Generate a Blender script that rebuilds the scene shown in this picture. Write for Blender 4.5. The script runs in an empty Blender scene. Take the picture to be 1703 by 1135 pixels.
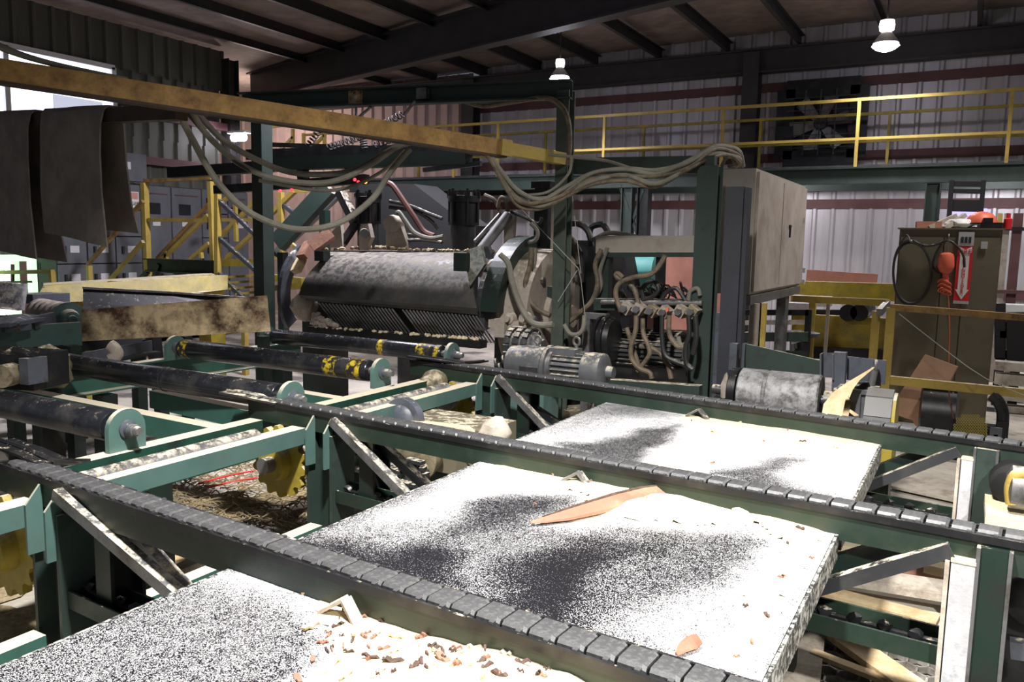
import bpy, bmesh, math, random
from mathutils import Vector as V, Matrix, noise
random.seed(7)
SC = bpy.context.scene
COL = SC.collection
PI = math.pi
UP = V((0, 0, 1))

# ---------------------------------------------------------------- camera
FPX = 1348.0
YAW, PIT, ROL = math.radians(-29.5), math.radians(7.0), math.radians(1.1)
CAMPOS = V((0, 0, 1.9))
_f = V((math.sin(YAW) * math.cos(PIT), math.cos(YAW) * math.cos(PIT), -math.sin(PIT)))
_r = V((math.cos(YAW), -math.sin(YAW), 0))
_u = _r.cross(_f)
CR = _r * math.cos(ROL) + _u * math.sin(ROL)
CU = _u * math.cos(ROL) - _r * math.sin(ROL)
def ray(px, py): return _f + CR * ((px - 851.5) / FPX) - CU * ((py - 567.5) / FPX)
def pX(px, py, x): d = ray(px, py); return CAMPOS + d * (x / d.x)
def pY(px, py, y): d = ray(px, py); return CAMPOS + d * (y / d.y)
def pZ(px, py, z): d = ray(px, py); return CAMPOS + d * ((z - CAMPOS.z) / d.z)
def pD(px, py, t): return CAMPOS + ray(px, py) * t
cam = bpy.data.cameras.new('camera'); cam.sensor_width = 36; cam.lens = FPX / 1703 * 36
cam.clip_start = 0.05; cam.clip_end = 200
co = bpy.data.objects.new('camera', cam); COL.objects.link(co)
m3 = Matrix((CR, CU, -_f)).transposed()
co.matrix_world = Matrix.Translation(CAMPOS) @ m3.to_4x4()
SC.camera = co

# ---------------------------------------------------------------- materials
def new_mat(name):
    m = bpy.data.materials.new(name); m.use_nodes = True
    return m, m.node_tree.nodes, m.node_tree.links, m.node_tree.nodes['Principled BSDF']
def nnode(ns, t, **k):
    n = ns.new(t)
    for a, b in k.items(): setattr(n, a, b)
    return n
def mixc(ns, ls, fac, a, b):
    n = ns.new('ShaderNodeMix'); n.data_type = 'RGBA'
    for sock, v in ((n.inputs[0], fac), (n.inputs[6], a), (n.inputs[7], b)):
        if isinstance(v, (int, float)): sock.default_value = v
        elif isinstance(v, tuple): sock.default_value = (*v, 1)
        else: ls.new(v, sock)
    return n.outputs[2]
def ramp(ns, ls, src, lo, hi):
    n = ns.new('ShaderNodeMapRange'); n.inputs[1].default_value = lo; n.inputs[2].default_value = hi
    ls.new(src, n.inputs[0]); return n.outputs[0]
def mul(ns, ls, a, b, op='MULTIPLY'):
    n = ns.new('ShaderNodeMath'); n.operation = op
    for s, v in ((n.inputs[0], a), (n.inputs[1], b)):
        if isinstance(v, (int, float)): s.default_value = v
        else: ls.new(v, s)
    return n.outputs[0]
def noisef(ns, ls, co_, scale, detail=4, rough=.6):
    n = ns.new('ShaderNodeTexNoise'); n.inputs['Scale'].default_value = scale
    n.inputs['Detail'].default_value = detail; n.inputs['Roughness'].default_value = rough
    ls.new(co_, n.inputs['Vector']); return n.outputs[0]
DUST = (.62, .55, .42)
def pm(name, col, rough=.6, metal=0., grime=None, gs=6, gt=(.45, .65), dust=0., bump=.0, bs=40, dustcol=DUST, var=.25):
    """painted / bare surface: colour variation, grime blotches, sawdust lying on upward faces"""
    m, ns, ls, b = new_mat(name)
    co_ = nnode(ns, 'ShaderNodeTexCoord').outputs['Object']
    c = mixc(ns, ls, ramp(ns, ls, noisef(ns, ls, co_, 3), .3, .7), tuple(x * (1 - var) for x in col), tuple(min(1, x * (1 + var)) for x in col))
    if grime:
        g = ramp(ns, ls, noisef(ns, ls, co_, gs, 6, .7), gt[0], gt[1])
        c = mixc(ns, ls, g, c, grime)
    b.inputs['Roughness'].default_value = rough; b.inputs['Metallic'].default_value = metal
    if dust:
        geo = nnode(ns, 'ShaderNodeNewGeometry')
        sx = nnode(ns, 'ShaderNodeSeparateXYZ'); ls.new(geo.outputs['Normal'], sx.inputs[0])
        f = ramp(ns, ls, sx.outputs[2], .35, .9)
        n2 = ramp(ns, ls, noisef(ns, ls, co_, 18, 5, .75), .62 - dust * .5, .72 - dust * .35)
        f = mul(ns, ls, f, n2)
        c = mixc(ns, ls, f, c, dustcol)
        ad = mul(ns, ls, mul(ns, ls, f, .95 - rough), rough, 'ADD'); ls.new(ad, b.inputs['Roughness'])
        if metal:
            mm = mul(ns, ls, mul(ns, ls, f, -metal), metal, 'ADD'); ls.new(mm, b.inputs['Metallic'])
    if bump:
        bn = nnode(ns, 'ShaderNodeBump'); bn.inputs['Strength'].default_value = bump; bn.inputs['Distance'].default_value = .01
        ls.new(noisef(ns, ls, co_, bs, 5), bn.inputs['Height']); ls.new(bn.outputs[0], b.inputs['Normal'])
    ls.new(c, b.inputs['Base Color'])
    return m
def emit(name, col, s):
    m, ns, ls, b = new_mat(name)
    b.inputs['Base Color'].default_value = (*col, 1)
    b.inputs['Emission Color'].default_value = (*col, 1); b.inputs['Emission Strength'].default_value = s
    return m
M = {}
M['green'] = pm('dusty_green_paint', (.024, .042, .035), .55, grime=(.012, .015, .012), gt=(.5, .75), dust=.5)
M['green_top'] = pm('green_paint_under_thick_sawdust', (.035, .115, .09), .6, grime=(.03, .05, .04), gt=(.55, .8), dust=1.3)
M['teal'] = pm('teal_paint', (.075, .145, .13), .5, grime=(.08, .11, .1), gt=(.5, .75), dust=.9)
M['green_bright'] = pm('worn_green_paint', (.016, .066, .042), .45, grime=(.015, .025, .02), gt=(.42, .7), dust=.3)
M['green_dark'] = pm('dark_green_paint', (.008, .022, .016), .45, grime=(.012, .012, .012), dust=.1)
M['rail'] = pm('grimy_green_steel', (.012, .026, .017), .5, grime=(.03, .034, .025), gt=(.5, .8), gs=12, dust=.1, bump=.1)
M['chain'] = pm('dull_chain_steel', (.06, .06, .064), .5, .2, grime=(.1, .1, .1), gs=70, gt=(.48, .62), dust=.0, bump=.0, bs=80, dustcol=(.5, .5, .5))
M['black'] = pm('black_steel', (.012, .012, .014), .4, .2, grime=(.04, .038, .034), gt=(.5, .75), dust=.08)
M['channel'] = pm('green_channel_dust_on_flange', (.008, .05, .032), .5, grime=(.01, .025, .02), dust=1.3)
M['postdust'] = pm('dusty_post_paint', (.075, .09, .07), .6, grime=(.035, .055, .045), gs=2.5, gt=(.4, .7))
M['blackmat'] = pm('matt_black', (.008, .008, .009), .8)
M['steel'] = pm('bare_steel', (.22, .22, .23), .4, .6, grime=(.1, .09, .08), dust=.35)
M['darksteel'] = pm('dark_steel', (.05, .052, .058), .4, .4, grime=(.10, .09, .075), gt=(.5, .8), dust=.4)
M['bluegrey'] = pm('blue_grey_steel', (.085, .095, .12), .5, .2, grime=(.05, .05, .055), dust=.2)
M['postgrey'] = pm('charcoal_post_paint', (.03, .032, .042), .5, .1, grime=(.05, .05, .05), gt=(.55, .8), gs=30)
M['roller'] = pm('worn_roller_steel', (.03, .032, .04), .24, .6, grime=(.12, .115, .11), gs=4, gt=(.5, .75), dust=.1, bump=.05, bs=25, dustcol=(.25, .22, .18))
M['rollerY'] = pm('worn_yellow_roller_paint', (.55, .4, .02), .5, grime=(.02, .02, .02), gs=22, gt=(.42, .52))
M['yellow'] = pm('yellow_paint', (.42, .3, .06), .55, grime=(.2, .13, .04), gt=(.5, .8), dust=.5)
M['yellowdirt'] = pm('dirty_yellow_paint', (.36, .27, .02), .55, grime=(.16, .13, .03), gs=4, gt=(.4, .7), dust=.5)
M['boom'] = pm('rusty_yellow_boom', (.36, .21, .06), .6, grime=(.14, .065, .02), gs=9, gt=(.4, .7), dust=.1, bump=.1)
M['rustbar'] = pm('rust_brown_steel', (.05, .028, .016), .7, grime=(.025, .016, .012))
M['rustplate'] = pm('rusted_cream_plate', (.72, .56, .33), .7, grime=(.075, .032, .014), gs=2.4, gt=(.43, .6), bump=.2)
M['belt'] = pm('old_conveyor_belt', (.27, .23, .2), .9, grime=(.17, .145, .125), gs=5, gt=(.4, .75), bump=.5, bs=120)
M['beltin'] = pm('belt_underside', (.018, .017, .016), .85)
M['cable'] = pm('dusty_grey_hose', (.19, .18, .145), .75, grime=(.12, .11, .09), gt=(.5, .8), gs=14)
M['hosebrown'] = pm('tan_hydraulic_hose', (.17, .13, .085), .65, grime=(.06, .05, .04), gs=14)
M['hosered'] = pm('red_brown_hose', (.11, .035, .025), .6)
M['hoseblk'] = pm('black_hose', (.02, .02, .02), .5, dust=.2)
M['cabgrey'] = pm('grey_enamel', (.12, .125, .14), .5, grime=(.07, .07, .075), gt=(.5, .8))
M['cabedge'] = pm('grey_enamel_gap', (.04, .04, .045), .7)
M['box'] = pm('dusty_grey_beige_enamel', (.4, .37, .32), .6, grime=(.24, .2, .17), gs=3, gt=(.4, .75), dust=.7, bump=.1)
M['boxside'] = pm('dusty_door_enamel', (.37, .31, .27), .6, grime=(.5, .46, .42), gs=2.5, gt=(.45, .8), bump=.1)
M['olive'] = pm('olive_brown_locker_paint', (.15, .13, .085), .6, grime=(.09, .08, .055), gs=3, gt=(.4, .75), dust=.3)
M['hood'] = pm('oily_hood_steel', (.05, .049, .048), .5, .15, grime=(.095, .088, .078), gs=3.5, gt=(.45, .7), dust=.38, bump=.15, dustcol=(.24, .21, .17))
M['beige'] = pm('dust_caked_casting', (.36, .31, .26), .8, grime=(.2, .17, .14), gs=6, gt=(.45, .7), dust=.3, bump=.3)
M['sawdust'] = pm('sawdust', (.8, .68, .46), .95, grime=(.72, .57, .36), gs=14, gt=(.45, .75), bump=.6, bs=160, var=.08)
M['wood'] = pm('fresh_wood', (.72, .56, .34), .75, grime=(.55, .38, .2), gs=10, bump=.2)
M['woodred'] = pm('red_brown_wood', (.27, .125, .08), .7, grime=(.36, .2, .13), gs=7, gt=(.5, .7), bump=.3)
M['bark'] = pm('bark', (.07, .04, .032), .9, grime=(.13, .09, .07), gs=40, bump=.6)
M['greywood'] = pm('weathered_board', (.48, .43, .36), .85, grime=(.26, .21, .17), gs=5, bump=.3)
M['cream'] = pm('whitewashed_face', (.46, .455, .47), .7, grime=(.34, .34, .37), gs=30, gt=(.5, .7), bump=.2)
M['card'] = pm('brown_hardboard', (.3, .165, .095), .8, grime=(.24, .13, .075), gs=4)
M['orange'] = pm('orange_plastic', (.72, .14, .07), .5)
M['red'] = pm('red_sign_enamel', (.65, .02, .025), .4, var=.05)
M['strg'] = pm('dusty_string', (.33, .32, .3), .9)
M['white'] = pm('white_enamel', (.75, .75, .74), .5, var=.05)
M['silver'] = pm('silver_sheet', (.5, .5, .5), .4, .3, var=.1)
M['hexmesh'] = pm('galvanised_mesh', (.4, .39, .36), .6, .2, grime=(.2, .18, .15))
M['mesh_black'] = pm('black_mesh', (.015, .015, .015), .5)
M['mesh_yellow'] = pm('yellow_expanded_mesh', (.3, .24, .05), .6)
M['motor'] = pm('grey_motor_paint', (.15, .155, .17), .42, .45, grime=(.28, .26, .23), gs=9, gt=(.5, .8), dust=.35)
M['valve'] = pm('oily_brass_valve', (.3, .25, .16), .5, .3, grime=(.12, .1, .07), gs=20, dust=.3)
M['redgirt'] = pm('red_oxide_primer', (.1, .04, .04), .65, dust=.3)
M['pinkwall'] = pm('pinkish_sheet_wall', (.55, .4, .36), .7, var=.1)  # pink in the colour partly stands in for warm light on the sheets
M['pinkwood'] = pm('red_oxide_panel', (.4, .17, .12), .7)
M['ribbon'] = pm('red_tape', (.8, .04, .03), .5)
M['straw'] = pm('shredded_bark', (.42, .34, .2), .9, grime=(.16, .11, .06), gs=30, gt=(.4, .7))
M['tumbler'] = pm('worn_tumbler_steel', (.3, .3, .31), .55, .1, grime=(.085, .08, .075), gs=13, gt=(.42, .62), bump=.3, bs=30)
M['scrap'] = pm('scuffed_lagging', (.15, .15, .15), .6, grime=(.12, .11, .1))
M['insul'] = pm('dingy_roof_insulation', (.26, .2, .17), .85, grime=(.15, .115, .1), gs=2, gt=(.4, .75))
M['roofsteel'] = pm('roof_steel', (.03, .026, .026), .6)
M['teal_tank'] = pm('turquoise_tank', (.12, .42, .38), .5)
M['lamp_glow'] = emit('lamp_lens', (.86, .85, 1.), 60)
M['lamp_cap_glow'] = emit('lamp_cap_lens', (1., .9, .85), 6)
M['win_glow'] = emit('lit_window', (.82, .84, 1.), 2.2)
M['win_dim'] = emit('lit_office_grey', (.55, .58, .7), .8)
M['day_green'] = emit('daylight_outside', (.55, .95, .55), 1.0)
M['day_white'] = emit('bright_daylight', (.95, 1., .9), 2.0)
M['led_red'] = emit('red_indicator', (1., .02, .04), 4)
M['led_amber'] = emit('amber_indicator', (1., .3, .02), 4)
M['tag'] = pm('paper_label', (.62, .6, .62), .7, var=.05)
M['tagpink'] = pm('warning_label', (.6, .28, .22), .7, var=.05)
M['ink'] = pm('black_ink', (.02, .02, .025), .7, var=0)
M['glass'] = pm('dark_meter_glass', (.015, .016, .02), .2)
def concrete():
    m, ns, ls, b = new_mat('sawdusty_concrete')
    co_ = nnode(ns, 'ShaderNodeTexCoord').outputs['Object']
    a = ramp(ns, ls, noisef(ns, ls, co_, .8, 6, .7), .35, .6)
    c = mixc(ns, ls, a, (.3, .27, .24), (.62, .57, .48))
    st = ramp(ns, ls, noisef(ns, ls, co_, 1.7, 5, .6), .56, .66)
    c = mixc(ns, ls, st, c, (.17, .15, .145))
    ls.new(c, b.inputs['Base Color']); b.inputs['Roughness'].default_value = .9
    bn = nnode(ns, 'ShaderNodeBump'); bn.inputs['Strength'].default_value = .4; bn.inputs['Distance'].default_value = .02
    ls.new(noisef(ns, ls, co_, 30, 5), bn.inputs['Height']); ls.new(bn.outputs[0], b.inputs['Normal'])
    return m
M['concrete'] = concrete()
def corr(name, c1, c2, rough=.45):
    m, ns, ls, b = new_mat(name)
    co_ = nnode(ns, 'ShaderNodeTexCoord').outputs['Object']
    mp = nnode(ns, 'ShaderNodeMapping'); mp.inputs['Scale'].default_value = (1, 1, .12); ls.new(co_, mp.inputs[0])
    c = mixc(ns, ls, ramp(ns, ls, noisef(ns, ls, mp.outputs[0], 2.5, 5, .7), .35, .68), c1, c2)
    ls.new(c, b.inputs['Base Color']); b.inputs['Roughness'].default_value = rough; b.inputs['Metallic'].default_value = .25
    return m
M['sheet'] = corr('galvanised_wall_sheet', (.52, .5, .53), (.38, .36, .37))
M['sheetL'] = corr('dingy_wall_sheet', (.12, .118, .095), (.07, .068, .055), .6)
def deckmat():
    """dark steel deck with flecks of sawdust: how thickly they lie comes from the painted-on 'dust' attribute"""
    m, ns, ls, b = new_mat('steel_deck_with_scattered_dust')
    co_ = nnode(ns, 'ShaderNodeTexCoord').outputs['Object']
    at = nnode(ns, 'ShaderNodeAttribute', attribute_name='dust')
    vo = nnode(ns, 'ShaderNodeTexWhiteNoise')
    sc = nnode(ns, 'ShaderNodeVectorMath', operation='SCALE'); sc.inputs['Scale'].default_value = 260; ls.new(co_, sc.inputs[0])
    v2 = nnode(ns, 'ShaderNodeTexVoronoi'); v2.inputs['Scale'].default_value = 520; ls.new(co_, v2.inputs['Vector'])
    sp = nnode(ns, 'ShaderNodeSeparateColor'); ls.new(v2.outputs['Color'], sp.inputs[0])
    med = noisef(ns, ls, co_, 22, 5, .7)
    amt = mul(ns, ls, at.outputs['Fac'], mul(ns, ls, mul(ns, ls, med, 1.7), .15, 'ADD'))
    df = mul(ns, ls, amt, sp.outputs[0], 'SUBTRACT')
    f = ramp(ns, ls, df, -.03, .05)
    c = mixc(ns, ls, f, (.02, .02, .025), (.6, .6, .61))
    ls.new(c, b.inputs['Base Color'])
    ls.new(mul(ns, ls, mul(ns, ls, f, .6), .33, 'ADD'), b.inputs['Roughness'])
    ls.new(mul(ns, ls, mul(ns, ls, f, -.5), .5, 'ADD'), b.inputs['Metallic'])
    return m
M['deck'] = deckmat()
M['decksteel'] = pm('deck_edge_steel', (.03, .032, .033), .5, .2, grime=(.62, .6, .55), gs=40, gt=(.45, .6), bump=.3)

# ---------------------------------------------------------------- mesh builder
class MB:
    def __init__(s): s.bm = bmesh.new()
    def face(s, pts):
        return s.bm.faces.new([s.bm.verts.new(p) for p in pts])
    def hull(s, a, b):
        """two matching rings -> closed solid"""
        va = [s.bm.verts.new(p) for p in a]; vb = [s.bm.verts.new(p) for p in b]; n = len(a)
        for i in range(n): s.bm.faces.new([va[i], va[(i + 1) % n], vb[(i + 1) % n], vb[i]])
        s.bm.faces.new(va[::-1]); s.bm.faces.new(vb)
        return s
    def box(s, c, d, rz=0, tilt=None):
        c = V(c); x, y, z = d[0] / 2, d[1] / 2, d[2] / 2
        R = Matrix.Rotation(rz, 3, 'Z')
        if tilt: R = R @ Matrix.Rotation(tilt[0], 3, tilt[1])
        a = [c + R @ V(p) for p in ((-x, -y, -z), (x, -y, -z), (x, y, -z), (-x, y, -z))]
        b = [c + R @ V(p) for p in ((-x, -y, z), (x, -y, z), (x, y, z), (-x, y, z))]
        return s.hull(a, b)
    def prof(s, p0, p1, pts, up=UP):
        p0, p1 = V(p0), V(p1); d = (p1 - p0).normalized()
        if abs(d.dot(up)) > .99: up = V((0, 1, 0))
        side = d.cross(up).normalized(); u2 = side.cross(d)
        return s.hull([p0 + side * a + u2 * b for a, b in pts], [p1 + side * a + u2 * b for a, b in pts])
    def bar(s, p0, p1, w, h, up=UP):
        return s.prof(p0, p1, [(-w / 2, -h / 2), (w / 2, -h / 2), (w / 2, h / 2), (-w / 2, h / 2)], up)
    def ibeam(s, p0, p1, w, h, t=.015, up=UP):
        a, b, c = w / 2, h / 2, t / 2
        return s.prof(p0, p1, [(-a, -b), (a, -b), (a, -b + t), (c, -b + t), (c, b - t), (a, b - t), (a, b), (-a, b), (-a, b - t), (-c, b - t), (-c, -b + t), (-a, -b + t)], up)
    def chan(s, p0, p1, w, h, t=.014, up=UP, flip=1):
        a, b = w * flip, h / 2
        return s.prof(p0, p1, [(0, -b), (a, -b), (a, -b + t), (t * flip, -b + t), (t * flip, b - t), (a, b - t), (a, b), (0, b)], up)
    def angle(s, p0, p1, w, h, t=.012, up=UP, flip=1):
        return s.prof(p0, p1, [(0, 0), (w * flip, 0), (w * flip, -t), (t * flip, -t), (t * flip, -h), (0, -h)], up)
    def plate(s, pts, th):
        th = V(th); pts = [V(p) for p in pts]
        return s.hull(pts, [p + th for p in pts])
    def cyl(s, p0, p1, r, n=16, r2=None):
        p0, p1 = V(p0), V(p1); d = (p1 - p0).normalized(); r2 = r if r2 is None else r2
        a = d.orthogonal().normalized(); b = d.cross(a)
        ring = lambda p, q: [p + (a * math.cos(2 * PI * i / n) + b * math.sin(2 * PI * i / n)) * q for i in range(n)]
        return s.hull(ring(p0, r), ring(p1, r2))
    def lathe(s, p0, p1, prof, n=20):
        """prof: list of (t along p0->p1 in metres, radius)"""
        p0, p1 = V(p0), V(p1); d = (p1 - p0).normalized(); a = d.orthogonal().normalized(); b = d.cross(a)
        rings = [[s.bm.verts.new(p0 + d * t + (a * math.cos(2 * PI * i / n) + b * math.sin(2 * PI * i / n)) * max(r, .0005)) for i in range(n)] for t, r in prof]
        for q, w in zip(rings, rings[1:]):
            for i in range(n): s.bm.faces.new([q[i], q[(i + 1) % n], w[(i + 1) % n], w[i]])
        s.bm.faces.new(rings[0][::-1]); s.bm.faces.new(rings[-1])
        return s
    def tube(s, pts, r, n=8, smooth=4, taper=None):
        pts = [V(p) for p in pts]
        if smooth and len(pts) > 2:
            q = []
            for i in range(len(pts) - 1):
                p0 = pts[max(i - 1, 0)]; p1 = pts[i]; p2 = pts[i + 1]; p3 = pts[min(i + 2, len(pts) - 1)]
                for k in range(smooth):
                    t = k / smooth
                    q.append(.5 * ((2 * p1) + (p2 - p0) * t + (2 * p0 - 5 * p1 + 4 * p2 - p3) * t * t + (3 * p1 - p0 - 3 * p2 + p3) * t ** 3))
            q.append(pts[-1]); pts = q
        a = None; rings = []
        for i, p in enumerate(pts):
            d = (pts[min(i + 1, len(pts) - 1)] - pts[max(i - 1, 0)])
            if d.length < 1e-7: d = V((0, 0, 1))
            d.normalize()
            a = d.orthogonal() if a is None else a - d * a.dot(d)
            if a.length < 1e-5: a = d.orthogonal()
            a.normalize(); b = d.cross(a)
            rr = r if taper is None else r * (1 - (1 - taper) * i / (len(pts) - 1))
            rings.append([s.bm.verts.new(p + (a * math.cos(2 * PI * k / n) + b * math.sin(2 * PI * k / n)) * rr) for k in range(n)])
        for q, w in zip(rings, rings[1:]):
            for i in range(n): s.bm.faces.new([q[i], q[(i + 1) % n], w[(i + 1) % n], w[i]])
        s.bm.faces.new(rings[0][::-1]); s.bm.faces.new(rings[-1])
        return s
    def ring(s, c, ax, R, r, n=20, m=8):
        c, ax = V(c), V(ax).normalized(); a = ax.orthogonal().normalized(); b = ax.cross(a)
        vs = [[s.bm.verts.new(c + (a * math.cos(2 * PI * i / n) + b * math.sin(2 * PI * i / n)) * (R + r * math.cos(2 * PI * j / m)) + ax * r * math.sin(2 * PI * j / m)) for j in range(m)] for i in range(n)]
        for i in range(n):
            for j in range(m): s.bm.faces.new([vs[i][j], vs[(i + 1) % n][j], vs[(i + 1) % n][(j + 1) % m], vs[i][(j + 1) % m]])
        return s
    def rock(s, c, d, seed=0, rz=0, sub=1):
        b2 = bmesh.new(); bmesh.ops.create_icosphere(b2, subdivisions=sub, radius=1)
        R = Matrix.Rotation(rz, 3, 'Z'); vm = {}
        for v in b2.verts:
            k = 1 + .35 * noise.noise(v.co * 1.7 + V((seed * 3.1, seed, 0)))
            vm[v] = s.bm.verts.new(V(c) + R @ V((v.co.x * d[0] * k / 2, v.co.y * d[1] * k / 2, v.co.z * d[2] * k / 2)))
        for f in b2.faces: s.bm.faces.new([vm[v] for v in f.verts])
        b2.free(); return s
    def mesh(s, name, mat, origin=V((0, 0, 0)), smooth=True):
        bmesh.ops.recalc_face_normals(s.bm, faces=s.bm.faces)
        bmesh.ops.translate(s.bm, vec=-V(origin), verts=s.bm.verts)
        me = bpy.data.meshes.new(name); s.bm.to_mesh(me); s.bm.free()
        if smooth:
            for p in me.polygons: p.use_smooth = True
            me.set_sharp_from_angle(angle=math.radians(38))
        for mm in (mat if isinstance(mat, (list, tuple)) else [mat]): me.materials.append(M[mm] if isinstance(mm, str) else mm)
        return me

ORG = {}
LABELS = {}
def tag(o, label, cat, group=None, kind=None):
    o['label'] = label; o['category'] = cat
    if group: o['group'] = group
    if kind: o['kind'] = kind
    return o
def root(name, label, cat, loc, group=None):
    o = bpy.data.objects.new(name, None); COL.objects.link(o); o.location = loc
    o.empty_display_size = .1
    ORG[o.name] = V(loc); return tag(o, label, cat, group)
def part(name, mb, mat, parent, label=None):
    org = ORG[parent.name]
    o = bpy.data.objects.new(name, mb.mesh(name, mat, org)); COL.objects.link(o); o.parent = parent
    ORG[o.name] = org
    if label: o['label'] = label
    return o
def single(name, mb, mat, label, cat, group=None, kind=None):
    vs = [v.co for v in mb.bm.verts]
    lo = V((min(v.x for v in vs), min(v.y for v in vs), min(v.z for v in vs))); hi = V((max(v.x for v in vs), max(v.y for v in vs), 0))
    org = V(((lo.x + hi.x) / 2, (lo.y + hi.y) / 2, lo.z))
    o = bpy.data.objects.new(name, mb.mesh(name, mat, org)); COL.objects.link(o); o.location = org
    ORG[o.name] = org
    return tag(o, label, cat, group, kind)
def struct(name, mb, mat, smooth=True):
    o = bpy.data.objects.new(name, mb.mesh(name, mat, smooth=smooth)); COL.objects.link(o); o['kind'] = 'structure'
    ORG[o.name] = V((0, 0, 0)); return o
def copy_part(o, parent, dloc=V((0, 0, 0))):
    c = o.copy(); COL.objects.link(c); c.parent = parent; c.location = o.location + dloc
    ORG[c.name] = ORG.get(o.name, V((0, 0, 0))); return c
def text_mesh(s, size, loc, right, up, name, mat, parent, align='CENTER', depth=.002):
    cu = bpy.data.curves.new(name, 'FONT'); cu.body = s; cu.size = size; cu.align_x = align; cu.align_y = 'CENTER'; cu.extrude = depth / 2
    to = bpy.data.objects.new(name, cu); COL.objects.link(to)
    dg = bpy.context.evaluated_depsgraph_get(); dg.update()
    me = bpy.data.meshes.new_from_object(to.evaluated_get(dg)); bpy.data.objects.remove(to)
    r, u = V(right).normalized(), V(up).normalized(); n = r.cross(u)
    me.transform(Matrix.Translation(V(loc) - ORG[parent.name]) @ Matrix((r, u, n)).transposed().to_4x4())
    me.materials.clear(); me.materials.append(M[mat])
    o = bpy.data.objects.new(name, me); COL.objects.link(o); o.parent = parent; ORG[o.name] = ORG[parent.name]
    return o
# ================================================================= SETTING
WY = 15.3; WX = -13.0
mb = MB(); mb.box((-5, 5, -.1), (30, 24, .2)); struct('floor', mb, 'concrete', False)
def corrugated(axis, c, a0, a1, z0, z1, pitch=.305, inward=1):
    mb = MB(); pts = []
    n = int((a1 - a0) / pitch)
    for i in range(n + 1):
        a = a0 + i * pitch
        pts += [(a, 0), (a + .03, .042), (a + .07, .042), (a + .1, 0)]
    def P(a, d, z): return V((a, c - d * inward, z)) if axis == 'x' else V((c + d * inward, a, z))
    lo = [mb.bm.verts.new(P(a, d, z0)) for a, d in pts]; hi = [mb.bm.verts.new(P(a, d, z1)) for a, d in pts]
    for i in range(len(pts) - 1): mb.bm.faces.new([lo[i], lo[i + 1], hi[i + 1], hi[i]])
    # backing so that the sheet is a solid skin
    b = [mb.bm.verts.new(P(a, -.02, z)) for a, z in ((pts[0][0], z0), (pts[-1][0], z0), (pts[-1][0], z1), (pts[0][0], z1))]
    mb.bm.faces.new(b)
    return mb
def weld(mb): bmesh.ops.remove_doubles(mb.bm, verts=mb.bm.verts, dist=1e-5); return mb
struct('wall_back', corrugated('x', WY, -9.6, 6.0, 0, 5.7), 'sheet', False)
struct('wall_back_left', corrugated('x', WY, -19, -9.75, 0, 5.5), 'pinkwall', False)
# left wall: solid except the lit office window and the daylight doorway low down
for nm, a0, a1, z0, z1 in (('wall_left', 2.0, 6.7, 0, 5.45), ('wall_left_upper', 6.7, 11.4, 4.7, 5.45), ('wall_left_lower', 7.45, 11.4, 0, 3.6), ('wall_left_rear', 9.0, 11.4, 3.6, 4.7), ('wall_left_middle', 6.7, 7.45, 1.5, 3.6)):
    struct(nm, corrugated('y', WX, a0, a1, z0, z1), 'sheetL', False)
mb = MB(); mb.box((-19.1, 9, 2.8), (.2, 14, 5.6)); struct('wall_side_bay', mb, 'pinkwall', False)
# roof: two gentle slopes with a ridge near x = -2
mb = MB()
mb.hull([V(p) for p in ((-19, -.5, 5.4), (-2, -.5, 5.72), (-2, -.5, 5.8), (-19, -.5, 5.5))], [V(p) for p in ((-19, WY + .2, 5.4), (-2, WY + .2, 5.72), (-2, WY + .2, 5.8), (-19, WY + .2, 5.5))])
mb.hull([V(p) for p in ((-2, -.5, 5.72), (6, -.5, 5.55), (6, -.5, 5.65), (-2, -.5, 5.8))], [V(p) for p in ((-2, WY + .2, 5.72), (6, WY + .2, 5.55), (6, WY + .2, 5.65), (-2, WY + .2, 5.8))])
struct('ceiling', mb, 'insul', False)
for i, x in enumerate([-12, -10.7, -9.4, -8.1, -6.8, -5.5, -4.2, -2.95, -1.6, -.25, 1.0]):
    mb = MB(); mb.chan((x, -.4, 5.48), (x, WY, 5.48), .07, .2, .012); struct('trim_%d' % (i + 1), mb, 'roofsteel', False)
mb = MB(); mb.ibeam((-19, WY - .25, 5.15), (6, WY - .25, 5.15), .2, .42, .03); struct('trim_20', mb, 'roofsteel', False)
a, b = V((-14.3, 13.26, 5.18)), V((.5, 8.87, 5.18))
mb = MB(); mb.ibeam(a, b, .22, .62, .03); struct('trim_21', mb, 'roofsteel', False)
mb = MB(); mb.bar((-19, 4.2, 5.2), (6, 4.2, 5.2), .2, .5); struct('trim_22', mb, 'roofsteel', False)
# girts and columns of the back wall
for i, (z, x0, x1) in enumerate(((2.66, -9.6, 6), (3.48, -9.6, 6), (4.72, -9.6, 6), (1.2, -9.6, 6))):
    mb = MB(); mb.chan((x0, WY - .05, z), (x1, WY - .05, z), .1, .16, .012, flip=-1); struct('trim_%d' % (30 + i), mb, 'redgirt', False)
for i, z in enumerate((1.35, 2.2, 3.2, 4.0)):
    mb = MB(); y0 = 7.5 if z < 3.6 else 9.05
    mb.bar((WX + .1, y0, z), (WX + .1, 11.4, z), .12, .14); struct('trim_%d' % (36 + i), mb, 'redgirt' if i else 'blackmat', False)
for i, (x, y, w) in enumerate(((-3.7, WY - .25, .28), (WX + .1, 11.42, .25), (-9.67, WY - .2, .3))):
    mb = MB(); mb.ibeam((x, y, 0), (x, y, 5.3), w, w, .02, up=V((0, 1, 0))); struct('trim_%d' % (41 + i), mb, 'roofsteel', False)
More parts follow.
